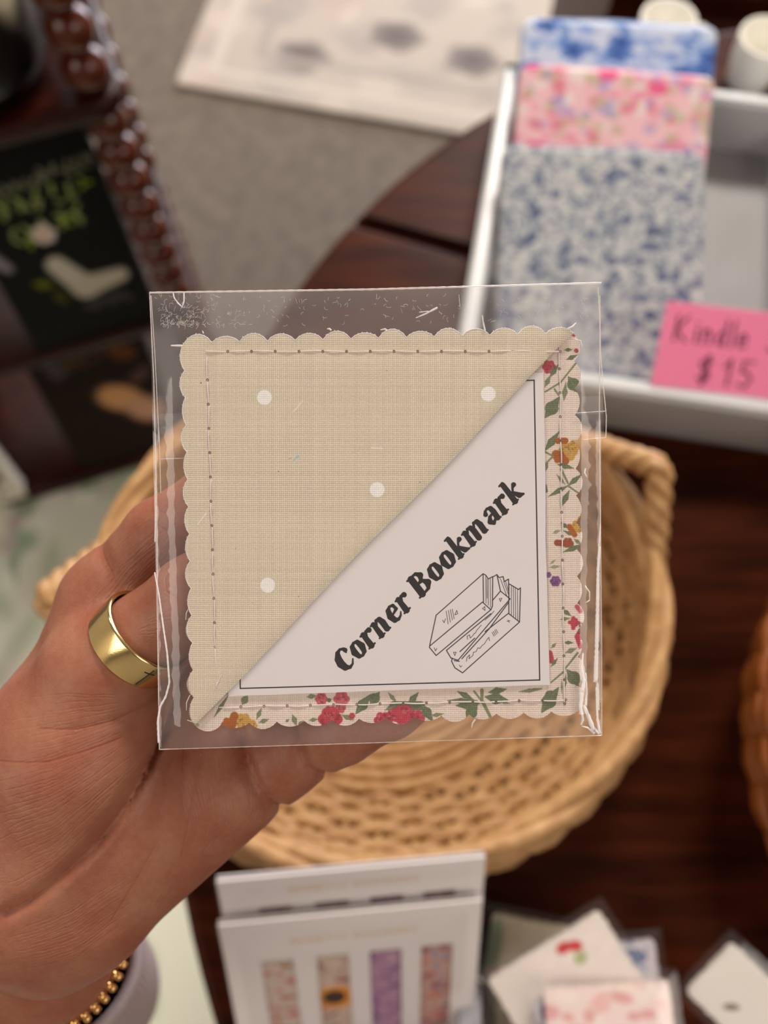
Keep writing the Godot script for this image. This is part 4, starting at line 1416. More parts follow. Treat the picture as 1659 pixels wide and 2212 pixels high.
	# welded edges and sharp creases of the film, whitened to paint the light they catch
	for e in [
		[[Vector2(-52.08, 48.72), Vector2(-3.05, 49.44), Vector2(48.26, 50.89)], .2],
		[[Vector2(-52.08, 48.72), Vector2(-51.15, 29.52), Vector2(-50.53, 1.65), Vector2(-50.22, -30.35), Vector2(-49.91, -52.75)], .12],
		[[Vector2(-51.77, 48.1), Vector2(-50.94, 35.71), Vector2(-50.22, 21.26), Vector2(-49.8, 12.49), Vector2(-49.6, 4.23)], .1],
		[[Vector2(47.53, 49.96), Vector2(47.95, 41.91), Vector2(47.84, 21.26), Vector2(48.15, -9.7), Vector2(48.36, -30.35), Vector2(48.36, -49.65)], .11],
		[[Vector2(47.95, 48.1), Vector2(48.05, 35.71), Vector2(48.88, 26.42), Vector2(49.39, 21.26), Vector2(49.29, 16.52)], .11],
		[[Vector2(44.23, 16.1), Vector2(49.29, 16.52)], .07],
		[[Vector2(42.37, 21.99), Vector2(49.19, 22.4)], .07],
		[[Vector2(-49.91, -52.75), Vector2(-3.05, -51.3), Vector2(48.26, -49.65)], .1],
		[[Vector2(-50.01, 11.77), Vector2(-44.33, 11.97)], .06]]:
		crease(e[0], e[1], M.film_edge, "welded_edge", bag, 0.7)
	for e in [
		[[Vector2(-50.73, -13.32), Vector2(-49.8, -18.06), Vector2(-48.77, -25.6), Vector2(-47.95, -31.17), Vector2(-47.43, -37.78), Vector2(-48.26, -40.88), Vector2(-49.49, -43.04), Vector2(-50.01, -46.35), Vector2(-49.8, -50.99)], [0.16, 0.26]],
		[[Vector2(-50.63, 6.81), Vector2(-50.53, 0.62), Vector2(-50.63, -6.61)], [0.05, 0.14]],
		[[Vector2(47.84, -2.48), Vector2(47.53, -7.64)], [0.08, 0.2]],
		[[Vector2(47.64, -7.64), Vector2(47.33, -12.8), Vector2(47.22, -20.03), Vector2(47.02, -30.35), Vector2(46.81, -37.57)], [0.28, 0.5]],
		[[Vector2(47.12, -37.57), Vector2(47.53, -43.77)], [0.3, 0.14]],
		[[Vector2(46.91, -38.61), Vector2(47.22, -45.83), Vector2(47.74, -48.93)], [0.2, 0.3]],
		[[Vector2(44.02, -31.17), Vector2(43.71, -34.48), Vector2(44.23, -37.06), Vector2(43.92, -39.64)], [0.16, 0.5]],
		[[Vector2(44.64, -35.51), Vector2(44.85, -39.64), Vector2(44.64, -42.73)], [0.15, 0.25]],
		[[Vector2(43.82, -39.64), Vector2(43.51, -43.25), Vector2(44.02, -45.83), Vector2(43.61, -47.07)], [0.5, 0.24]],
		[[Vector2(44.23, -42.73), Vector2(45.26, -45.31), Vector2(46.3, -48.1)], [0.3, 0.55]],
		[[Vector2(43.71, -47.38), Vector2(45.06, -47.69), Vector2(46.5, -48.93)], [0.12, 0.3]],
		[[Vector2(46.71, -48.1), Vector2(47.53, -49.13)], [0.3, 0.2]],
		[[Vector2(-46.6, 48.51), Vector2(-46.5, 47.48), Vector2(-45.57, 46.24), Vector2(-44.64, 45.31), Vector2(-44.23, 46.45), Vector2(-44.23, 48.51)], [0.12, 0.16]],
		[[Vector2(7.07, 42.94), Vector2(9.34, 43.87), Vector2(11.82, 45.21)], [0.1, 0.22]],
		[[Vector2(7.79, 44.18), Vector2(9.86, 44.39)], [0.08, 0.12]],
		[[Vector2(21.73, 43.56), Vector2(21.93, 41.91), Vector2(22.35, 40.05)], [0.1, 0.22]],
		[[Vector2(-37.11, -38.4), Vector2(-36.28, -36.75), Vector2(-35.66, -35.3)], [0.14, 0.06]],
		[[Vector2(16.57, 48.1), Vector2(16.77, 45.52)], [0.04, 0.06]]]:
		crease(e[0], e[1], M.film_crease_glint, "crease", bag, 1.6)
	# lint inside the top of the sleeve
	rng.seed = 14
	g = Geo.new()
	g.scale = MM
	for k in 340:
		var at: Vector2
		if k < 200:
			at = Vector2(-49.49, 42.94) + Vector2(absf(rng.randfn(0, 9.0)), rng.randfn(0, 3.0))
		else:
			at = Vector2(rng.randf_range(bo[3].x + 1.5, bo[2].x - 2.0), bo[3].y - rng.randf_range(0.6, 6.5))
		at.x = clampf(at.x, bo[3].x + 1.0, bo[2].x - 1.0)
		at.y = clampf(at.y, bo[3].y - 7.0, bo[3].y - 0.5)
		var path := PackedVector3Array()
		var w := rng.randf() * TAU
		var len_ := rng.randf_range(0.12, 0.32)
		var turn := rng.randf_range(-0.8, 0.8)
		for s in 5:
			path.append(Vector3(at.x, at.y, 0.6))
			at += Vector2.from_angle(w) * len_
			w += turn + rng.randf_range(-0.4, 0.4)
		tube(g, path, 0.028 if k % 4 else 0.04, 4)
	var lint := put("lint", g.mesh(), M.lint, bag)
	lint.set_meta("kind", "stuff")
	lint.set_meta("label", "white cotton lint inside the sleeve")


# one layer of film
func film(g: Geo, poly: PackedVector2Array, step: float, z: Callable) -> void:
	var whole := Geo.new()
	whole.scale = g.scale
	var none := func(_p: Vector2) -> Vector2: return Vector2.ZERO
	sheet(whole, poly, step, z, 0.02, none, none)
	# keep the outer face only: a pane without thickness
	var n := whole.v.size() / 2
	for i in n:
		g.add(whole.v[i] / g.scale)
	for k in whole.t.size() / 3:
		if whole.t[k * 3] < n and whole.t[k * 3 + 1] < n and whole.t[k * 3 + 2] < n:
			g.tri(whole.t[k * 3], whole.t[k * 3 + 1], whole.t[k * 3 + 2])


func crease(pts: Array, r: Variant, material: Material, called: String, bag: Node3D, z: float) -> void:
	var g := Geo.new()
	g.scale = MM
	var curve := Curve2D.new()
	for p in pts:
		curve.add_point(p)
	var path := PackedVector3Array()
	var radii := []
	var n := maxi(3, int(curve.get_baked_length() / 0.6))
	for s in n + 1:
		var f := float(s) / n
		var p := curve.sample_baked(curve.get_baked_length() * f)
		path.append(Vector3(p.x, p.y, z))
		var rr: float = lerpf(r[0], r[1], f) if r is Array else r
		radii.append(rr * (0.8 + 0.4 * absf(sin(s * 1.7 + p.x))))
	tube(g, path, radii, 7)
	put(called, g.mesh(), material, bag)


func flower_print(to2: Callable) -> ImageTexture:
	var c := Canvas.new(2000, 2000, Color(1, 1, 1))
	rng.seed = 3
	for f in [
			[3, Vector2(42.36, 39.49), Vector2(42.73, 40.54), 0.45, rgb(208, 76, 100)],
			[0, Vector2(40.27, 36.13), Vector2(41.98, 36.2), 0.8, rgb(118, 142, 112)],
			[1, Vector2(42.88, 35.98), Vector2(42.88, 35.98), 0.75, rgb(208, 76, 100)],
			[0, Vector2(40.71, 33.96), Vector2(43.1, 35.01), 1, rgb(118, 142, 112)],
			[1, Vector2(36.83, 32.32), Vector2(36.83, 32.32), 2.4, rgb(208, 76, 100)],
			[0, Vector2(36.98, 30.08), Vector2(38.92, 32.92), 1.2, rgb(118, 142, 112)],
			[0, Vector2(35.86, 27.84), Vector2(37.13, 30.53), 1.1, rgb(144, 164, 132)],
			[2, Vector2(43.18, 33.67), Vector2(39.37, 28.89), 0.22, rgb(144, 164, 132)],
			[2, Vector2(39.37, 28.89), Vector2(35.93, 26.79), 0.22, rgb(144, 164, 132)],
			[0, Vector2(41.16, 30.08), Vector2(43.55, 26.5), 2.8, rgb(118, 142, 112)],
			[0, Vector2(40.12, 24.85), Vector2(40.57, 28.89), 1.2, rgb(144, 164, 132)],
			[2, Vector2(38.03, 27.39), Vector2(38.92, 26.05), 0.22, rgb(144, 164, 132)],
			[0, Vector2(36.01, 21.12), Vector2(39.07, 25.6), 3, rgb(118, 142, 112)],
			[0, Vector2(36.01, 23.06), Vector2(38.92, 23.06), 2.2, rgb(118, 142, 112)],
			[0, Vector2(35.86, 13.65), Vector2(39.15, 17.98), 1.7, rgb(118, 142, 112)],
			[2, Vector2(36.01, 13.35), Vector2(37.73, 12.45), 0.22, rgb(144, 164, 132)],
			[1, Vector2(41.01, 13.5), Vector2(41.01, 13.5), 3.4, rgb(222, 184, 92)],
			[1, Vector2(39.07, 12.3), Vector2(39.07, 12.3), 2.3, rgb(186, 112, 44)],
			[1, Vector2(42.51, 14.84), Vector2(42.51, 14.84), 2, rgb(222, 184, 92)],
			[3, Vector2(38.77, 15.89), Vector2(40.42, 15.89), 0.7, rgb(186, 112, 44)],
			[3, Vector2(38.32, 12.9), Vector2(40.42, 11.41), 0.9, rgb(186, 112, 44)],
			[2, Vector2(37.73, 12.45), Vector2(35.93, 10.66), 0.22, rgb(144, 164, 132)],
			[0, Vector2(38.77, 10.62), Vector2(42.36, 9.72), 1.2, rgb(118, 142, 112)],
			[2, Vector2(39.52, 9.57), Vector2(41.01, 6.43), 0.28, rgb(144, 164, 132)],
			[0, Vector2(41.01, 5.84), Vector2(44.15, 8.45), 1.2, rgb(118, 142, 112)],
			[0, Vector2(40.42, 6.13), Vector2(38.47, 8.38), 0.8, rgb(144, 164, 132)],
			[0, Vector2(41.01, 5.84), Vector2(36.68, 3.45), 1.2, rgb(118, 142, 112)],
			[0, Vector2(41.31, 4.79), Vector2(39.52, 1.06), 1.3, rgb(118, 142, 112)],
			[2, Vector2(41.01, 5.84), Vector2(44.45, 3.45), 0.22, rgb(144, 164, 132)],
			[0, Vector2(35.93, 8.97), Vector2(36.53, 11.36), 0.8, rgb(144, 164, 132)],
			[3, Vector2(35.96, 5.84), Vector2(36.16, 4.64), 0.35, rgb(118, 142, 112)],
			[0, Vector2(41.01, -3.58), Vector2(39.52, -2.38), 0.9, rgb(118, 142, 112)],
			[0, Vector2(42.36, -5.22), Vector2(39.97, -4.17), 0.8, rgb(118, 142, 112)],
			[1, Vector2(43.1, -3.28), Vector2(43.1, -3.28), 2.3, rgb(222, 184, 92)],
			[1, Vector2(44, -1.93), Vector2(44, -1.93), 1.6, rgb(222, 184, 92)],
			[3, Vector2(41.31, -3.28), Vector2(42.51, -5.07), 0.6, rgb(186, 112, 44)],
			[1, Vector2(41.01, -6.86), Vector2(41.01, -6.86), 1.8, rgb(170, 92, 60)],
			[3, Vector2(38.62, -6.86), Vector2(41.61, -7.16), 0.7, rgb(170, 92, 60)],
			[0, Vector2(39.97, -8.95), Vector2(44.6, -7.16), 1.2, rgb(118, 142, 112)],
			[0, Vector2(42.36, -5.97), Vector2(44, -7.31), 0.8, rgb(144, 164, 132)],
			[0, Vector2(37.58, -4.77), Vector2(39.37, -4.02), 0.8, rgb(176, 192, 166)],
			[0, Vector2(36.83, -12.39), Vector2(39.37, -12.09), 0.8, rgb(176, 192, 166)],
			[0, Vector2(36.98, -11.64), Vector2(38.32, -10.6), 0.5, rgb(176, 192, 166)],
			[1, Vector2(38.25, -15.45), Vector2(38.25, -15.45), 1.9, rgb(136, 88, 168)],
			[1, Vector2(36.68, -14.03), Vector2(36.68, -14.03), 1, rgb(136, 88, 168)],
			[0, Vector2(39.83, -21.77), Vector2(41.73, -23.2), 1, rgb(118, 142, 112)],
			[0, Vector2(39.35, -23.99), Vector2(41.57, -23.67), 0.8, rgb(144, 164, 132)],
			[3, Vector2(43, -21.13), Vector2(43.79, -22.09), 0.5, rgb(220, 106, 124)],
			[1, Vector2(42.44, -24.63), Vector2(42.44, -24.63), 1.6, rgb(208, 76, 100)],
			[3, Vector2(42.21, -23.67), Vector2(42.21, -25.89), 0.45, rgb(208, 76, 100)],
			[3, Vector2(41.41, -24.63), Vector2(43.48, -24.78), 0.4, rgb(208, 76, 100)],
			[0, Vector2(43.79, -24.63), Vector2(44.59, -25.26), 0.5, rgb(144, 164, 132)],
			[0, Vector2(43.48, -25.1), Vector2(43.95, -25.89), 0.5, rgb(118, 142, 112)],
			[1, Vector2(43.79, -27.48), Vector2(43.79, -27.48), 1.7, rgb(208, 76, 100)],
			[3, Vector2(43, -27.8), Vector2(43.79, -30.02), 0.5, rgb(208, 76, 100)],
			[3, Vector2(44.59, -26.85), Vector2(43.63, -28.12), 0.4, rgb(208, 76, 100)],
			[0, Vector2(40.14, -29.15), Vector2(42.21, -29.15), 0.8, rgb(118, 142, 112)],
			[0, Vector2(40.46, -31.45), Vector2(43, -30.34), 1.1, rgb(144, 164, 132)],
			[2, Vector2(43.16, -31.45), Vector2(40.3, -35.1), 0.24, rgb(144, 164, 132)],
			[0, Vector2(40.86, -35.26), Vector2(44.11, -39.07), 2.9, rgb(118, 142, 112)],
			[0, Vector2(40.14, -39.7), Vector2(40.62, -36.21), 0.8, rgb(144, 164, 132)],
			[2, Vector2(39.98, -35.73), Vector2(37.29, -37.95), 0.22, rgb(144, 164, 132)],
			[0, Vector2(39.67, -40.49), Vector2(39.59, -37.32), 0.4, rgb(144, 164, 132)],
			[0, Vector2(35.22, -44.62), Vector2(38.87, -39.22), 3.2, rgb(118, 142, 112)],
			[0, Vector2(35.54, -41.76), Vector2(38.72, -39.86), 2.2, rgb(118, 142, 112)],
			[0, Vector2(32.05, -39.86), Vector2(35.22, -39.3), 0.6, rgb(118, 142, 112)],
			[3, Vector2(36.97, -31.45), Vector2(37.37, -33.19), 0.6, rgb(208, 76, 100)],
			[0, Vector2(37.29, -30.34), Vector2(38.4, -29.23), 0.7, rgb(144, 164, 132)],
			[0, Vector2(37.29, -34.46), Vector2(38.72, -32.56), 0.8, rgb(118, 142, 112)],
			[0, Vector2(-37.86, -45.71), Vector2(-34.63, -40.73), 0.9, rgb(118, 142, 112)],
			[0, Vector2(-31.64, -42.97), Vector2(-30.4, -40.73), 1.6, rgb(144, 164, 132)],
			[1, Vector2(-34.63, -47.45), Vector2(-34.63, -47.45), 2.6, rgb(186, 112, 44)],
			[1, Vector2(-31.39, -46.71), Vector2(-31.39, -46.71), 2.9, rgb(222, 184, 92)],
			[1, Vector2(-29.65, -47.7), Vector2(-29.65, -47.7), 2.2, rgb(222, 184, 92)],
			[3, Vector2(-33.38, -45.46), Vector2(-34.38, -48.45), 0.9, rgb(186, 112, 44)],
			[0, Vector2(-28.41, -46.21), Vector2(-27.29, -43.72), 1, rgb(144, 164, 132)],
			[0, Vector2(-27.91, -46.96), Vector2(-25.67, -46.21), 1, rgb(144, 164, 132)],
			[0, Vector2(-20.44, -45.21), Vector2(-19.45, -47.7), 1.2, rgb(144, 164, 132)],
			[0, Vector2(-19.2, -47.7), Vector2(-17.95, -46.46), 0.8, rgb(144, 164, 132)],
			[0, Vector2(-16.71, -46.46), Vector2(-14.72, -46.21), 0.9, rgb(144, 164, 132)],
			[3, Vector2(-42.22, -47.21), Vector2(-41.6, -47.45), 0.4, rgb(176, 192, 166)],
			[0, Vector2(-21.93, -46.83), Vector2(-21.19, -46.21), 0.6, rgb(144, 164, 132)],
			[1, Vector2(-13.97, -41.73), Vector2(-13.97, -41.73), 2.2, rgb(220, 106, 124)],
			[1, Vector2(-9.49, -41.73), Vector2(-9.49, -41.73), 2.8, rgb(220, 106, 124)],
			[1, Vector2(-9.74, -43.72), Vector2(-9.74, -43.72), 1.9, rgb(220, 106, 124)],
			[0, Vector2(-12.73, -42.23), Vector2(-11.73, -41.73), 0.9, rgb(118, 142, 112)],
			[0, Vector2(-17.21, -41.23), Vector2(-14.97, -40.98), 1.1, rgb(144, 164, 132)],
			[1, Vector2(-11.98, -46.21), Vector2(-11.98, -46.21), 4.2, rgb(208, 76, 100)],
			[1, Vector2(-11.98, -44.72), Vector2(-11.98, -44.72), 2.4, rgb(208, 76, 100)],
			[0, Vector2(-9.49, -45.21), Vector2(-6.75, -46.46), 1.1, rgb(144, 164, 132)],
			[1, Vector2(-7.13, -45.46), Vector2(-7.13, -45.46), 1.1, rgb(208, 76, 100)],
			[0, Vector2(-6.26, -44.97), Vector2(-3.02, -40.73), 2.4, rgb(118, 142, 112)],
			[0, Vector2(-3.05, -42.73), Vector2(-1.05, -40.24), 2.4, rgb(118, 142, 112)],
			[0, Vector2(0.94, -40.24), Vector2(2.93, -42.73), 0.9, rgb(144, 164, 132)],
			[0, Vector2(5.42, -42.97), Vector2(7.66, -40.24), 1.5, rgb(118, 142, 112)],
			[3, Vector2(2.18, -43.22), Vector2(8.15, -43.22), 1, rgb(118, 142, 112)],
			[1, Vector2(-0.31, -46.46), Vector2(-0.31, -46.46), 3, rgb(208, 76, 100)],
			[1, Vector2(4.42, -45.21), Vector2(4.42, -45.21), 3.6, rgb(208, 76, 100)],
			[1, Vector2(7.16, -45.96), Vector2(7.16, -45.96), 3, rgb(208, 76, 100)],
			[1, Vector2(2.18, -45.21), Vector2(2.18, -45.21), 2.6, rgb(208, 76, 100)],
			[0, Vector2(8.4, -42.97), Vector2(10.89, -46.71), 2.2, rgb(118, 142, 112)],
			[0, Vector2(10.39, -45.46), Vector2(13.38, -44.97), 0.9, rgb(144, 164, 132)],
			[0, Vector2(0.19, -44.22), Vector2(2.43, -43.22), 0.9, rgb(144, 164, 132)],
			[0, Vector2(14.13, -42.1), Vector2(20.85, -42.1), 1.2, rgb(118, 142, 112)],
			[0, Vector2(16.37, -39.99), Vector2(20.1, -41.98), 1.3, rgb(118, 142, 112)],
			[0, Vector2(16.12, -43.22), Vector2(21.34, -42.73), 2, rgb(118, 142, 112)],
			[0, Vector2(18.36, -46.46), Vector2(20.85, -42.73), 2.6, rgb(118, 142, 112)],
			[2, Vector2(21.84, -39.74), Vector2(21.84, -42.48), 0.4, rgb(144, 164, 132)],
			[2, Vector2(22.09, -42.48), Vector2(23.71, -45.71), 0.4, rgb(144, 164, 132)],
			[2, Vector2(20.1, -39.99), Vector2(21.84, -42.23), 0.25, rgb(144, 164, 132)],
			[0, Vector2(22.59, -41.23), Vector2(27.82, -42.1), 2.6, rgb(118, 142, 112)],
			[0, Vector2(23.34, -40.24), Vector2(27.32, -39.49), 1.6, rgb(118, 142, 112)],
			[0, Vector2(25.82, -42.23), Vector2(28.06, -42.73), 0.6, rgb(144, 164, 132)],
			[0, Vector2(30.06, -40.11), Vector2(35.28, -39.49), 0.9, rgb(144, 164, 132)],
			[0, Vector2(35.28, -44.22), Vector2(38.27, -39.99), 2.6, rgb(118, 142, 112)]]:
		var a: Vector2 = to2.call(f[1]) * 2000.0
		var b: Vector2 = to2.call(f[2]) * 2000.0
		var w: float = f[3] * 20.0
		match f[0]:
			0:  # leaf, with darker and lighter veins
				c.leaf(a, b, w, f[4], 4.0)
				var dir := (b - a)
				for k in 5:
					var o := a + dir * (0.25 + 0.12 * k)
					c.stroke(o, 1.5, o + dir.orthogonal().normalized() * w * 0.35 * (1 if k % 2 else -1) + dir * 0.08, 0.8, Color(f[4].darkened(0.3), 0.5), 3.0)
				c.stroke(a, 1.5, b, 1.0, Color(f[4].lightened(0.3), 0.6), 3.0)
			1:  # blossom: petals, then darker and lighter dabs
				for k in 6:
					c.oval(a + Vector2.from_angle(k * 1.05) * w * 0.3, w * 0.36, w * 0.3, k * 1.05, f[4], 5.0)
				for k in 12:
					var o := a + Vector2.from_angle(rng.randf() * TAU) * w * 0.5 * sqrt(rng.randf())
					c.oval(o, w * 0.13, w * 0.08, rng.randf() * PI, Color(f[4].darkened(0.28) if k % 2 else f[4].lightened(0.3), 0.7), 4.0)
			2:  # stem
				c.stroke(a, w, b, w * 0.8, f[4], 3.0)
			3:  # plain dab
				c.stroke(a, w, b, w, f[4], 5.0)
	return c.texture()


func card_print(c: Canvas) -> void:
	var black := rgb(20, 18, 18)
	for l in [[Vector2(0.9707, 0.0242), Vector2(0.9686, 0.984)], [Vector2(0.9686, 0.984), Vector2(0.038, 0.9762)], [Vector2(0.9707, 0.0242), Vector2(0.0574, 0.017)], [Vector2(0.038, 0.9762), Vector2(0.0372, 0.0162)]]:
		c.stroke(l[0] * 1400.0, 2.6, l[1] * 1400.0, 2.6, rgb(24, 23, 30), 1.5)
	# the words, in fat slanting letters
	var at: Vector2 = Vector2(0.3619, 0.9451) * 1400.0
	var dir: Vector2 = (Vector2(0.9359, 0.3854) - Vector2(0.3619, 0.9451)) * 1400.0
	var along := dir.normalized()
	var upward := Vector2(along.y, -along.x)
	var total := 0.0
	for ch in "Corner Bookmark":
		total += LETTERS[ch][0]
	var unit := dir.length() / total
	var x := 0.0
	for ch in "Corner Bookmark":
		for s in LETTERS[ch][1]:
			for i in s.size() - 1:
				var p = s[i]
				var q = s[i + 1]
				c.stroke(at + (along * (x + p[0] + p[1] * 0.16) + upward * p[1]) * unit, p[2] * unit, at + (along * (x + q[0] + q[1] * 0.16) + upward * q[1]) * unit, q[2] * unit, black, 1.6)
		x += LETTERS[ch][0]
	# the drawing of three stacked books
	var ink := rgb(48, 45, 52)
	for l in [
		[2.1, [Vector2(0.7996, 0.6375), Vector2(0.651, 0.7647), Vector2(0.63, 0.8558), Vector2(0.6281, 0.8669), Vector2(0.6484, 0.8936)]],
		[2.1, [Vector2(0.6484, 0.8936), Vector2(0.8213, 0.7537), Vector2(0.7958, 0.7281), Vector2(0.6298, 0.862)]],
		[2.1, [Vector2(0.7996, 0.6375), Vector2(0.799, 0.7282)]],
		[2.1, [Vector2(0.7996, 0.6375), Vector2(0.8075, 0.642), Vector2(0.8153, 0.6546), Vector2(0.8294, 0.6477), Vector2(0.8267, 0.7416), Vector2(0.8213, 0.7537)]],
		[1.2, [Vector2(0.8075, 0.6461), Vector2(0.8069, 0.7326)]],
		[1.2, [Vector2(0.8153, 0.6546), Vector2(0.8136, 0.739)]],
		[1.2, [Vector2(0.8213, 0.6528), Vector2(0.8203, 0.7455)]],
		[1.2, [Vector2(0.8113, 0.6545), Vector2(0.8105, 0.7162)]],
		[2.1, [Vector2(0.8294, 0.649), Vector2(0.8424, 0.642), Vector2(0.8525, 0.6951), Vector2(0.882, 0.721)]],
		[2.1, [Vector2(0.8525, 0.6951), Vector2(0.8279, 0.7231)]],
		[2.1, [Vector2(0.8424, 0.642), Vector2(0.8494, 0.6518), Vector2(0.8614, 0.6489), Vector2(0.8651, 0.6647), Vector2(0.8781, 0.6578), Vector2(0.8784, 0.7188)]],
		[1.2, [Vector2(0.8533, 0.656), Vector2(0.8722, 0.7124)]],
		[1.2, [Vector2(0.8631, 0.6646), Vector2(0.8771, 0.7064)]],
		[1.2, [Vector2(0.8691, 0.6649), Vector2(0.878, 0.6981)]],
		[2.1, [Vector2(0.882, 0.721), Vector2(0.7161, 0.9113), Vector2(0.6942, 0.9035), Vector2(0.6807, 0.8783)]],
		[2.1, [Vector2(0.6807, 0.8783), Vector2(0.821, 0.7661)]],
		[2.1, [Vector2(0.7226, 0.884), Vector2(0.7695, 0.8425)]],
		[2.1, [Vector2(0.8778, 0.7311), Vector2(0.8141, 0.8153), Vector2(0.7282, 0.9069)]],
		[2.1, [Vector2(0.8809, 0.6735), Vector2(0.9086, 0.6919), Vector2(0.9147, 0.6871), Vector2(0.9097, 0.7962)]],
		[2.1, [Vector2(0.8789, 0.6735), Vector2(0.877, 0.7682), Vector2(0.9097, 0.7962), Vector2(0.7293, 0.9522), Vector2(0.7056, 0.9349), Vector2(0.696, 0.9139), Vector2(0.6982, 0.9037)]],
		[2.1, [Vector2(0.8771, 0.7661), Vector2(0.8019, 0.8231)]],
		[1.2, [Vector2(0.8868, 0.6799), Vector2(0.8849, 0.7726)]],
		[1.2, [Vector2(0.8928, 0.6822), Vector2(0.8917, 0.7769)]],
		[1.2, [Vector2(0.8987, 0.6866), Vector2(0.8979, 0.7834)]],
		[1.2, [Vector2(0.9054, 0.6909), Vector2(0.9042, 0.7898)]],
		[2.1, [Vector2(0.7041, 0.9121), Vector2(0.72, 0.9148)]],
		[1.2, [Vector2(0.6825, 0.7527), Vector2(0.6876, 0.7941)]],
		[1.2, [Vector2(0.6893, 0.7509), Vector2(0.6945, 0.7882)]],
		[1.2, [Vector2(0.6954, 0.7482), Vector2(0.7011, 0.7822)]],
		[1.2, [Vector2(0.7014, 0.7472), Vector2(0.7068, 0.7783)]],
		[1.2, [Vector2(0.6707, 0.7811), Vector2(0.6753, 0.7895), Vector2(0.6796, 0.7773)]],
		[1.2, [Vector2(0.709, 0.766), Vector2(0.7153, 0.7519), Vector2(0.7183, 0.7623), Vector2(0.7102, 0.7653)]],
		[1.2, [Vector2(0.7954, 0.7486), Vector2(0.8033, 0.7551), Vector2(0.8027, 0.7427), Vector2(0.7954, 0.7486)]],
		[1.2, [Vector2(0.6429, 0.8687), Vector2(0.6467, 0.8791), Vector2(0.6509, 0.871)]],
		[1.2, [Vector2(0.848, 0.7197), Vector2(0.856, 0.7179), Vector2(0.8518, 0.7281), Vector2(0.848, 0.7197)]],
		[1.2, [Vector2(0.7026, 0.8853), Vector2(0.7106, 0.8856), Vector2(0.7064, 0.8957), Vector2(0.7026, 0.8853)]],
		[1.2, [Vector2(0.7198, 0.9271), Vector2(0.7236, 0.9335), Vector2(0.7277, 0.9295)]],
		[1.2, [Vector2(0.8705, 0.7926), Vector2(0.8806, 0.791)]],
		[1.2, [Vector2(0.8738, 0.7886), Vector2(0.8777, 0.7962)]],
		[1.2, [Vector2(0.7474, 0.8458), Vector2(0.7456, 0.8354), Vector2(0.7537, 0.8316), Vector2(0.7555, 0.8419), Vector2(0.7637, 0.834), Vector2(0.7678, 0.828), Vector2(0.7718, 0.8261), Vector2(0.776, 0.818), Vector2(0.7903, 0.802)]],
		[1.2, [Vector2(0.8026, 0.786), Vector2(0.8088, 0.78), Vector2(0.8169, 0.7742), Vector2(0.8312, 0.7582)]],
		[1.2, [Vector2(0.742, 0.9156), Vector2(0.7442, 0.9033), Vector2(0.7524, 0.8954), Vector2(0.7502, 0.9077), Vector2(0.7624, 0.8978), Vector2(0.7646, 0.8876), Vector2(0.7726, 0.8858), Vector2(0.7789, 0.8737), Vector2(0.7848, 0.876), Vector2(0.793, 0.866), Vector2(0.7991, 0.8621), Vector2(0.8053, 0.852), Vector2(0.8094, 0.846), Vector2(0.8135, 0.842), Vector2(0.8153, 0.8524)]],
		[1.2, [Vector2(0.8238, 0.8259), Vector2(0.8296, 0.8385)]],
		[1.2, [Vector2(0.8279, 0.8232), Vector2(0.8336, 0.8358)]],
		[1.2, [Vector2(0.832, 0.8192), Vector2(0.8377, 0.8326)]],
		[1.2, [Vector2(0.836, 0.8169), Vector2(0.8418, 0.8287)]]]:
		for i in l[1].size() - 1:
			c.stroke(l[1][i] * 1400.0, l[0], l[1][i + 1] * 1400.0, l[0], ink, 1.5)


# ---------------------------------------------------------------- the hand
# Capsules (joint, radius) joined by a smooth minimum on a grid, meshed as surface nets. Millimetres in the hold frame.
const CELL := 1.1
const LOW := Vector3(-130, -190, -94)
const SIZE := Vector3i(152, 198, 88)


func smin(a: float, b: float, k: float) -> float:
	var h := maxf(k - absf(a - b), 0.0) / k
	return minf(a, b) - h * h * k * 0.25


func stamp(field: PackedFloat32Array, a: Vector3, ra: float, b: Vector3, rb: float, k: float) -> PackedFloat32Array:
	var R := maxf(ra, rb) + k + 3.0
	var lo := ((a.min(b) - Vector3.ONE * R - LOW) / CELL).floor().clamp(Vector3.ZERO, Vector3(SIZE))
	var hi := ((a.max(b) + Vector3.ONE * R - LOW) / CELL).ceil().clamp(Vector3.ZERO, Vector3(SIZE))
	var ab := b - a
	var inv := 1.0 / maxf(ab.length_squared(), 1e-6)
	for z in range(int(lo.z), int(hi.z)):
		for y in range(int(lo.y), int(hi.y)):
			var row := (z * SIZE.y + y) * SIZE.x
			for x in range(int(lo.x), int(hi.x)):
				var p := LOW + Vector3(x, y, z) * CELL - a
				var t := clampf(p.dot(ab) * inv, 0.0, 1.0)
				var d := (p - ab * t).length() - ra - (rb - ra) * t
				var f := field[row + x]
				var h := maxf(k - absf(f - d), 0.0) / k
				field[row + x] = minf(f, d) - h * h * k * 0.25
	return field


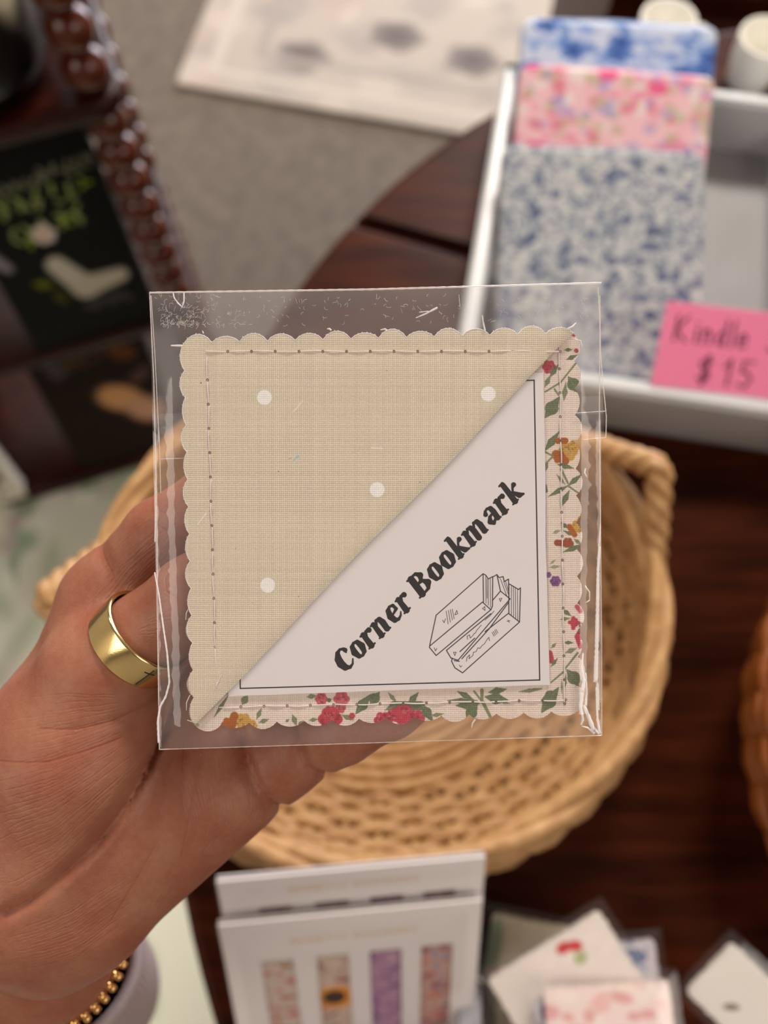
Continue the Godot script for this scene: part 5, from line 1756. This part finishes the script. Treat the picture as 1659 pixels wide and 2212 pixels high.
func make_hand() -> void:
	var n := SIZE.x * SIZE.y * SIZE.z
	var palm := PackedFloat32Array()
	palm.resize(n)
	palm.fill(60.0)
	for b in [
			[Vector3(-96.2, -108.6, -40), 15, Vector3(-72, -23.6, -34), 12, 8],
			[Vector3(-94.7, -110.3, -41), 15, Vector3(-56.9, -37.7, -38), 12, 8],
			[Vector3(-90.9, -111.6, -41), 15, Vector3(-41.9, -50.4, -37), 11.5, 8],
			[Vector3(-87.6, -109.4, -39), 14, Vector3(-28.8, -64.7, -33), 10.5, 8],
			[Vector3(-89.1, -96.7, -26), 21, Vector3(-78.3, -61.5, -22), 19, 8],
			[Vector3(-78.3, -61.5, -22), 18, Vector3(-70.1, -41.5, -20), 14, 8],
			[Vector3(-95.6, -86.5, -30), 20, Vector3(-84.6, -56.1, -28), 16, 8],
			[Vector3(-80.1, -102.4, -32), 17, Vector3(-45.2, -72.2, -32), 14.5, 8],
			[Vector3(-85.2, -110.9, -31), 12, Vector3(-78, -103.1, -31), 15, 6],
			[Vector3(-84.7, -48.4, -36), 12, Vector3(-72.9, -28.8, -32), 11, 6],
			[Vector3(-96.2, -124.9, -52), 20, Vector3(-105.9, -147.9, -88.2), 20, 5]]:
		palm = stamp(palm, b[0], b[1], b[2], b[3], b[4])
	var all := palm.duplicate()
	for digit in [
			[[Vector3(-79, -59.8, -24), 15], [Vector3(-70.4, -40.4, -20), 13], [Vector3(-58.9, -30.8, -15.5), 10.4], [Vector3(-45, -20.4, -12.3), 10], [Vector3(-33.8, -12.5, -11.2), 9.2], [Vector3(-25, -6.4, -10.8), 7.5]],
			[[Vector3(-72.1, -23.1, -35), 11.5], [Vector3(-57, -6.4, -29), 9.8], [Vector3(-41.8, 3, -24), 9.2], [Vector3(-25.7, 10.2, -16), 8.4], [Vector3(-15.2, 13.2, -11), 7.6]],
			[[Vector3(-55.4, -37.5, -37), 11], [Vector3(-21.8, -10.8, -22), 9.4], [Vector3(-4.4, -3.7, -13), 8.6], [Vector3(5.5, -0.4, -10.5), 7.6]],
			[[Vector3(-41.3, -50.4, -37), 10.8], [Vector3(-8.6, -24.6, -22), 9], [Vector3(5.6, -17, -13), 8.2], [Vector3(14.2, -13.5, -10.2), 7.2]],
			[[Vector3(-27.8, -64.7, -33), 10], [Vector3(-10.4, -53.9, -24), 9], [Vector3(1.2, -46.6, -18), 8.4], [Vector3(13.2, -37.6, -11), 7.4], [Vector3(19.5, -33.4, -9), 6.4]]]:
		var own := PackedFloat32Array()
		own.resize(n)
		own.fill(60.0)
		for i in digit.size() - 1:
			own = stamp(own, digit[i][0], digit[i][1], digit[i + 1][0], digit[i + 1][1], 2.5)
		for i in n:
			if own[i] < 8.0:
				var d := smin(palm[i], own[i], 6.0)
				all[i] = smin(all[i], d, 0.9)
	# creases pressed into the palm side
	for c in PALMLINES:
		var pts: Array = c[0]
		var box := Rect2(pts[0], Vector2.ZERO)
		for p in pts:
			box = box.expand(p)
		box = box.grow(5.0)
		var x0 := clampi(int((box.position.x - LOW.x) / CELL), 0, SIZE.x)
		var x1 := clampi(int((box.end.x - LOW.x) / CELL), 0, SIZE.x)
		var y0 := clampi(int((box.position.y - LOW.y) / CELL), 0, SIZE.y)
		var y1 := clampi(int((box.end.y - LOW.y) / CELL), 0, SIZE.y)
		for y in range(y0, y1):
			for x in range(x0, x1):
				var p := Vector2(LOW.x + x * CELL, LOW.y + y * CELL)
				var near := 1e9
				for i in pts.size() - 1:
					near = minf(near, p.distance_to(Geometry2D.get_closest_point_to_segment(p, pts[i], pts[i + 1])))
				var push: float = c[1] * exp(-pow(near / c[2], 2.0))
				if push > 0.03:
					for z in range(10, SIZE.z):
						all[(z * SIZE.y + y) * SIZE.x + x] += push
	var g := surface_net(all)
	var person := thing("person", "person's bare left hand, palm up, holding the wrapped bookmark from behind", "person", hold)
	var skin := mat(Color(1, 1, 1), 0.48, 0.0, 0.42)
	skin.albedo_texture = skin_colour()
	skin.heightmap_enabled = true
	skin.heightmap_texture = skin_relief()
	skin.heightmap_scale = 0.05
	var body := put("hand", g.mesh(), skin, person)
	body.set_meta("label", "tanned bare hand and wrist")
	# knitted cuff of a sleeve round the forearm
	var cuff := Geo.new()
	cuff.scale = MM
	var axis: Vector3 = Vector3(-0.221, -0.5223, -0.8236)
	var at: Vector3 = Vector3(-101.3, -129, -60)
	var sx := axis.cross(Vector3(0, 0, 1)).normalized()
	var sz := sx.cross(axis).normalized()
	var prof := [[0.5, 150.0], [26.0, 150.0], [26.0, 6.0], [26.6, 1.5], [28.0, 0.0], [29.8, 0.8], [30.6, 3.5], [30.0, 8.0], [30.4, 12.0], [36.0, 150.0]]
	var seg := 150
	var rings := []
	for p in prof:
		var ring := []
		for k in seg:
			var w := TAU * k / seg
			var rib := 1.0 + (0.012 if k % 2 else -0.012) * (1.0 if p[0] > 33.0 else 0.3)
			ring.append(cuff.add(at + axis * p[1] + (sx * cos(w) * 1.0 + sz * sin(w) * 0.86) * p[0] * rib))
		rings.append(ring)
	for i in rings.size() - 1:
		for k in seg:
			cuff.quad(rings[i][k], rings[i][(k + 1) % seg], rings[i + 1][(k + 1) % seg], rings[i + 1][k])
	var knit := mat(rgb(166, 152, 152), 0.95)
	var o := put("knitted_cuff", cuff.mesh(), knit, person)
	o.set_meta("label", "grey-pink ribbed cuff of a sleeve")


func surface_net(f: PackedFloat32Array) -> Geo:
	var g := Geo.new()
	g.scale = MM
	var sx := SIZE.x
	var sy := SIZE.y
	var sxy := sx * sy
	var id := PackedInt32Array()
	id.resize(f.size())
	id.fill(-1)
	var off := [0, 1, sx, sx + 1, sxy, sxy + 1, sxy + sx, sxy + sx + 1]
	var ed := [[0, 1], [2, 3], [4, 5], [6, 7], [0, 2], [1, 3], [4, 6], [5, 7], [0, 4], [1, 5], [2, 6], [3, 7]]
	for z in SIZE.z - 1:
		for y in sy - 1:
			var row := z * sxy + y * sx
			for x in sx - 1:
				var i := row + x
				var v0 := f[i]
				if absf(v0) > 3.0:
					continue
				var inside := 0
				for o in off:
					if f[i + o] < 0.0:
						inside += 1
				if inside == 0 or inside == 8:
					continue
				var sum := Vector3.ZERO
				var count := 0
				for e in ed:
					var a := f[i + off[e[0]]]
					var b := f[i + off[e[1]]]
					if (a < 0.0) != (b < 0.0):
						var t := a / (a - b)
						var pa := Vector3(e[0] & 1, (e[0] >> 1) & 1, e[0] >> 2)
						var pb := Vector3(e[1] & 1, (e[1] >> 1) & 1, e[1] >> 2)
						sum += pa.lerp(pb, t)
						count += 1
				var p := LOW + (Vector3(x, y, z) + sum / count) * CELL
				id[i] = g.add(p, Vector2((p.x - LOW.x) / 190.0, 1.0 - (p.y - LOW.y) / 190.0))
	for z in range(1, SIZE.z - 1):
		for y in range(1, sy - 1):
			var row := z * sxy + y * sx
			for x in range(1, sx - 1):
				var i := row + x
				var s := f[i] < 0.0
				if absf(f[i]) > 3.0:
					continue
				if s != (f[i + 1] < 0.0):
					net_quad(g, id[i - sx - sxy], id[i - sxy], id[i], id[i - sx], s)
				if s != (f[i + sx] < 0.0):
					net_quad(g, id[i - 1 - sxy], id[i - 1], id[i], id[i - sxy], s)
				if s != (f[i + sxy] < 0.0):
					net_quad(g, id[i - 1 - sx], id[i - sx], id[i], id[i - 1], s)
	return g


func net_quad(g: Geo, a: int, b: int, c: int, d: int, s: bool) -> void:
	if a < 0 or b < 0 or c < 0 or d < 0:
		return
	if s:
		g.quad(a, b, c, d)
	else:
		g.quad(d, c, b, a)


func hand_uv(p: Vector2, size: float) -> Vector2:
	return Vector2((p.x - LOW.x) / 190.0, 1.0 - (p.y - LOW.y) / 190.0) * size


# skin: mottled, redder along the creases and at the finger bases
func skin_colour() -> ImageTexture:
	var s := 1024
	var n := FastNoiseLite.new()
	n.seed = 12
	n.frequency = 0.012
	n.fractal_octaves = 4
	var m := FastNoiseLite.new()
	m.seed = 5
	m.frequency = 0.09
	m.fractal_octaves = 2
	var a := n.get_image(s, s).get_data()
	var b := m.get_image(s, s).get_data()
	var c := Canvas.new(s, s, rgb(155, 100, 77))
	for k in s * s:
		var u := (a[k] - 128) / 128.0
		var w := (b[k] - 128) / 128.0
		c.d[k * 4] = clampi(int(c.d[k * 4] * (1.0 + 0.05 * u + 0.03 * w)), 0, 255)
		c.d[k * 4 + 1] = clampi(int(c.d[k * 4 + 1] * (1.0 + 0.13 * u + 0.05 * w)), 0, 255)
		c.d[k * 4 + 2] = clampi(int(c.d[k * 4 + 2] * (1.0 + 0.15 * u + 0.05 * w)), 0, 255)
	for l in PALMLINES:
		for i in l[0].size() - 1:
			c.stroke(hand_uv(l[0][i], s), 2.0, hand_uv(l[0][i + 1], s), 2.0, rgb(150, 66, 46, 0.2), 9.0)
	return c.texture()


func skin_relief() -> ImageTexture:
	var s := 2048
	var n := FastNoiseLite.new()
	n.seed = 31
	n.noise_type = FastNoiseLite.TYPE_CELLULAR
	n.frequency = 0.11
	n.cellular_return_type = FastNoiseLite.RETURN_DISTANCE2_SUB
	var im := n.get_image(s, s)
	im.convert(Image.FORMAT_RGBA8)
	var c := Canvas.new(1, 1, Color.WHITE)
	c.w = s
	c.h = s
	c.d = im.get_data()
	for k in s * s:
		var v := 165 + (c.d[k * 4] >> 3)
		c.d[k * 4] = v
	rng.seed = 18
	for l in [
			[[Vector2(-88.33, -43.55), Vector2(-72.35, -41.42), Vector2(-56.38, -42.49)], [Vector2(-88.33, -89.87), Vector2(-75.55, -82.95), Vector2(-56.38, -62.19)], 40, 0.26],
			[[Vector2(-86.64, -96.46), Vector2(-73.47, -93.17), Vector2(-61.4, -86.04)], [Vector2(-88.84, -106.89), Vector2(-73.47, -106.89), Vector2(-55.91, -97.01)], 22, 0.22],
			[[Vector2(-58.44, -23.61), Vector2(-51.59, -17.81), Vector2(-44.21, -11.49)], [Vector2(-55.81, -29.93), Vector2(-49.48, -32.04), Vector2(-43.16, -33.62)], 16, 0.25],
			[[Vector2(-80.95, -24.41), Vector2(-67.25, -8.44), Vector2(-49, 5.25)], [Vector2(-71.82, -35.82), Vector2(-62.69, -20.99), Vector2(-49, -8.44)], 22, 0.3],
			[[Vector2(-55.85, -51.8), Vector2(-46.72, -79.18), Vector2(-60.41, -101.99)], [Vector2(-30.75, -60.92), Vector2(-30.75, -74.61), Vector2(-46.72, -95.15)], 26, 0.28]]:
		# fine lines fanning between two guide lines
		for k in l[2]:
			var f: float = (k + rng.randf_range(-0.4, 0.4)) / l[2]
			var last := Vector2.ZERO
			var from := rng.randf_range(0.0, 0.35)
			var to := rng.randf_range(0.55, 1.0)
			for q in 9:
				var h := lerpf(from, to, q / 8.0)
				var p: Vector2 = along_line(l[0], h).lerp(along_line(l[1], h), f) + Vector2(rng.randf_range(-0.2, 0.2), rng.randf_range(-0.25, 0.25))
				var at := hand_uv(p, s)
				if q > 0:
					c.stroke(last, 0.8, at, 0.8, Color(0.18, 0.2, 0.2, l[3]), 4.0)
				last = at
	for l in PALMLINES:
		for i in l[0].size() - 1:
			c.stroke(hand_uv(l[0][i], s), 1.0, hand_uv(l[0][i + 1], s), 1.0, Color(0.1, 0.2, 0.2, 0.7), 7.0)
	return c.texture()


func along_line(pts: Array, f: float) -> Vector2:
	var x := clampf(f, 0.0, 0.9999) * (pts.size() - 1)
	return pts[int(x)].lerp(pts[int(x) + 1], x - int(x))


# ---------------------------------------------------------------- ring and bracelets
func make_jewellery() -> void:
	var axis: Vector3 = Vector3(0.7076, 0.6527, 0.2708)
	var side := axis.cross(Vector3(0, 0, 1)).normalized()
	var ring := thing("thumb_ring", "wide polished gold band with engraved cross on the thumb", "ring", hold * Transform3D(Basis(side, axis, side.cross(axis)), Vector3(-58.7, -30.5, -15) * MM))
	var g := Geo.new()
	g.scale = MM
	lathe(g, PackedVector2Array([Vector2(10.9, -3.7), Vector2(11.3, -4.0), Vector2(11.75, -3.85), Vector2(11.95, -3.4), Vector2(12.0, 0.0), Vector2(11.95, 3.4), Vector2(11.75, 3.85), Vector2(11.3, 4.0), Vector2(10.9, 3.7), Vector2(10.8, 0.0), Vector2(10.9, -3.7)]), 90)
	M.gold.heightmap_enabled = true
	M.gold.heightmap_texture = noise_texture(256, 0.15, Color.BLACK, Color.WHITE, 3, 9)
	M.gold.heightmap_scale = 0.0006
	M.gold.uv1_scale = Vector3(8, 2, 1)
	put("band", g.mesh(50.0), M.gold, ring)
	var dark := mat(rgb(40, 32, 24), 0.6)
	for a in [[Vector2(-0.87, -3), Vector2(-0.8, 2.6)], [Vector2(-0.93, 1.2), Vector2(-0.71, 1.3)]]:
		g = Geo.new()
		g.scale = MM
		var path := PackedVector3Array()
		for s in 7:
			var p: Vector2 = a[0].lerp(a[1], s / 6.0)
			path.append(Vector3(cos(p.x), 0, -sin(p.x)) * 11.98 + Vector3(0, p.y, 0))
		tube(g, path, 0.16, 5)
		put("engraving", g.mesh(), dark, ring)

	# bead bracelets: rings of gold beads round the wrist
	var arm: Vector3 = Vector3(-0.221, -0.5223, -0.8236)
	var sx := arm.cross(Vector3(0, 0, 1)).normalized()
	var sz := sx.cross(arm).normalized()
	var ball := SphereMesh.new()
	ball.radius = 1.0
	ball.height = 2.0
	ball.radial_segments = 20
	ball.rings = 10
	for a in [
		["upper gold bead bracelet with a square clasp, nearest the palm", Vector3(-98, -122.3, -52), 23.2, 23.6, 50, 1.45, [], 0.4, 1.45],
		["lower gold bead bracelet with two larger beads, nearest the cuff", Vector3(-98.8, -124.1, -55), 24.2, 24.8, 50, 1.5, [1.86, 0.14, 1.55], -0.5, 0]]:
		var t := thing("bead_bracelet", a[0], "bracelet", hold, "gold bracelets on the wrist")
		var n: int = a[4]
		for k in n:
			var w := TAU * k / n
			var r: float = a[5]
			if a[6].size() and absf(wrapf(w - a[6][0], -PI, PI)) < a[6][1]:
				r *= a[6][2]
			var p: Vector3 = a[1] + (sx * cos(w) * a[2] + sz * sin(w) * a[3]) + arm * a[7] * sin(w * 2.0 + 1.0)
			var tangent: Vector3 = (-sx * sin(w) * a[2] + sz * cos(w) * a[3]).normalized()
			var o := put("bead", ball, M.gold_bead, t)
			var out: Vector3 = (sx * cos(w) * a[3] + sz * sin(w) * a[2]).normalized()
			o.transform = Transform3D(Basis(tangent * r * 0.82, out * r, tangent.cross(out) * r).scaled(Vector3.ONE * MM), p * MM)
		if a[8]:
			g = Geo.new()
			g.scale = MM
			var w: float = a[8]
			var p: Vector3 = a[1] + (sx * cos(w) * a[2] + sz * sin(w) * a[3])
			var tangent: Vector3 = (-sx * sin(w) * a[2] + sz * cos(w) * a[3]).normalized()
			cbox(g, p, Vector3(4.0, 3.4, 3.4), 0.7, Basis(tangent, arm, tangent.cross(arm)))
			put("clasp", g.mesh(30.0), M.gold, t)
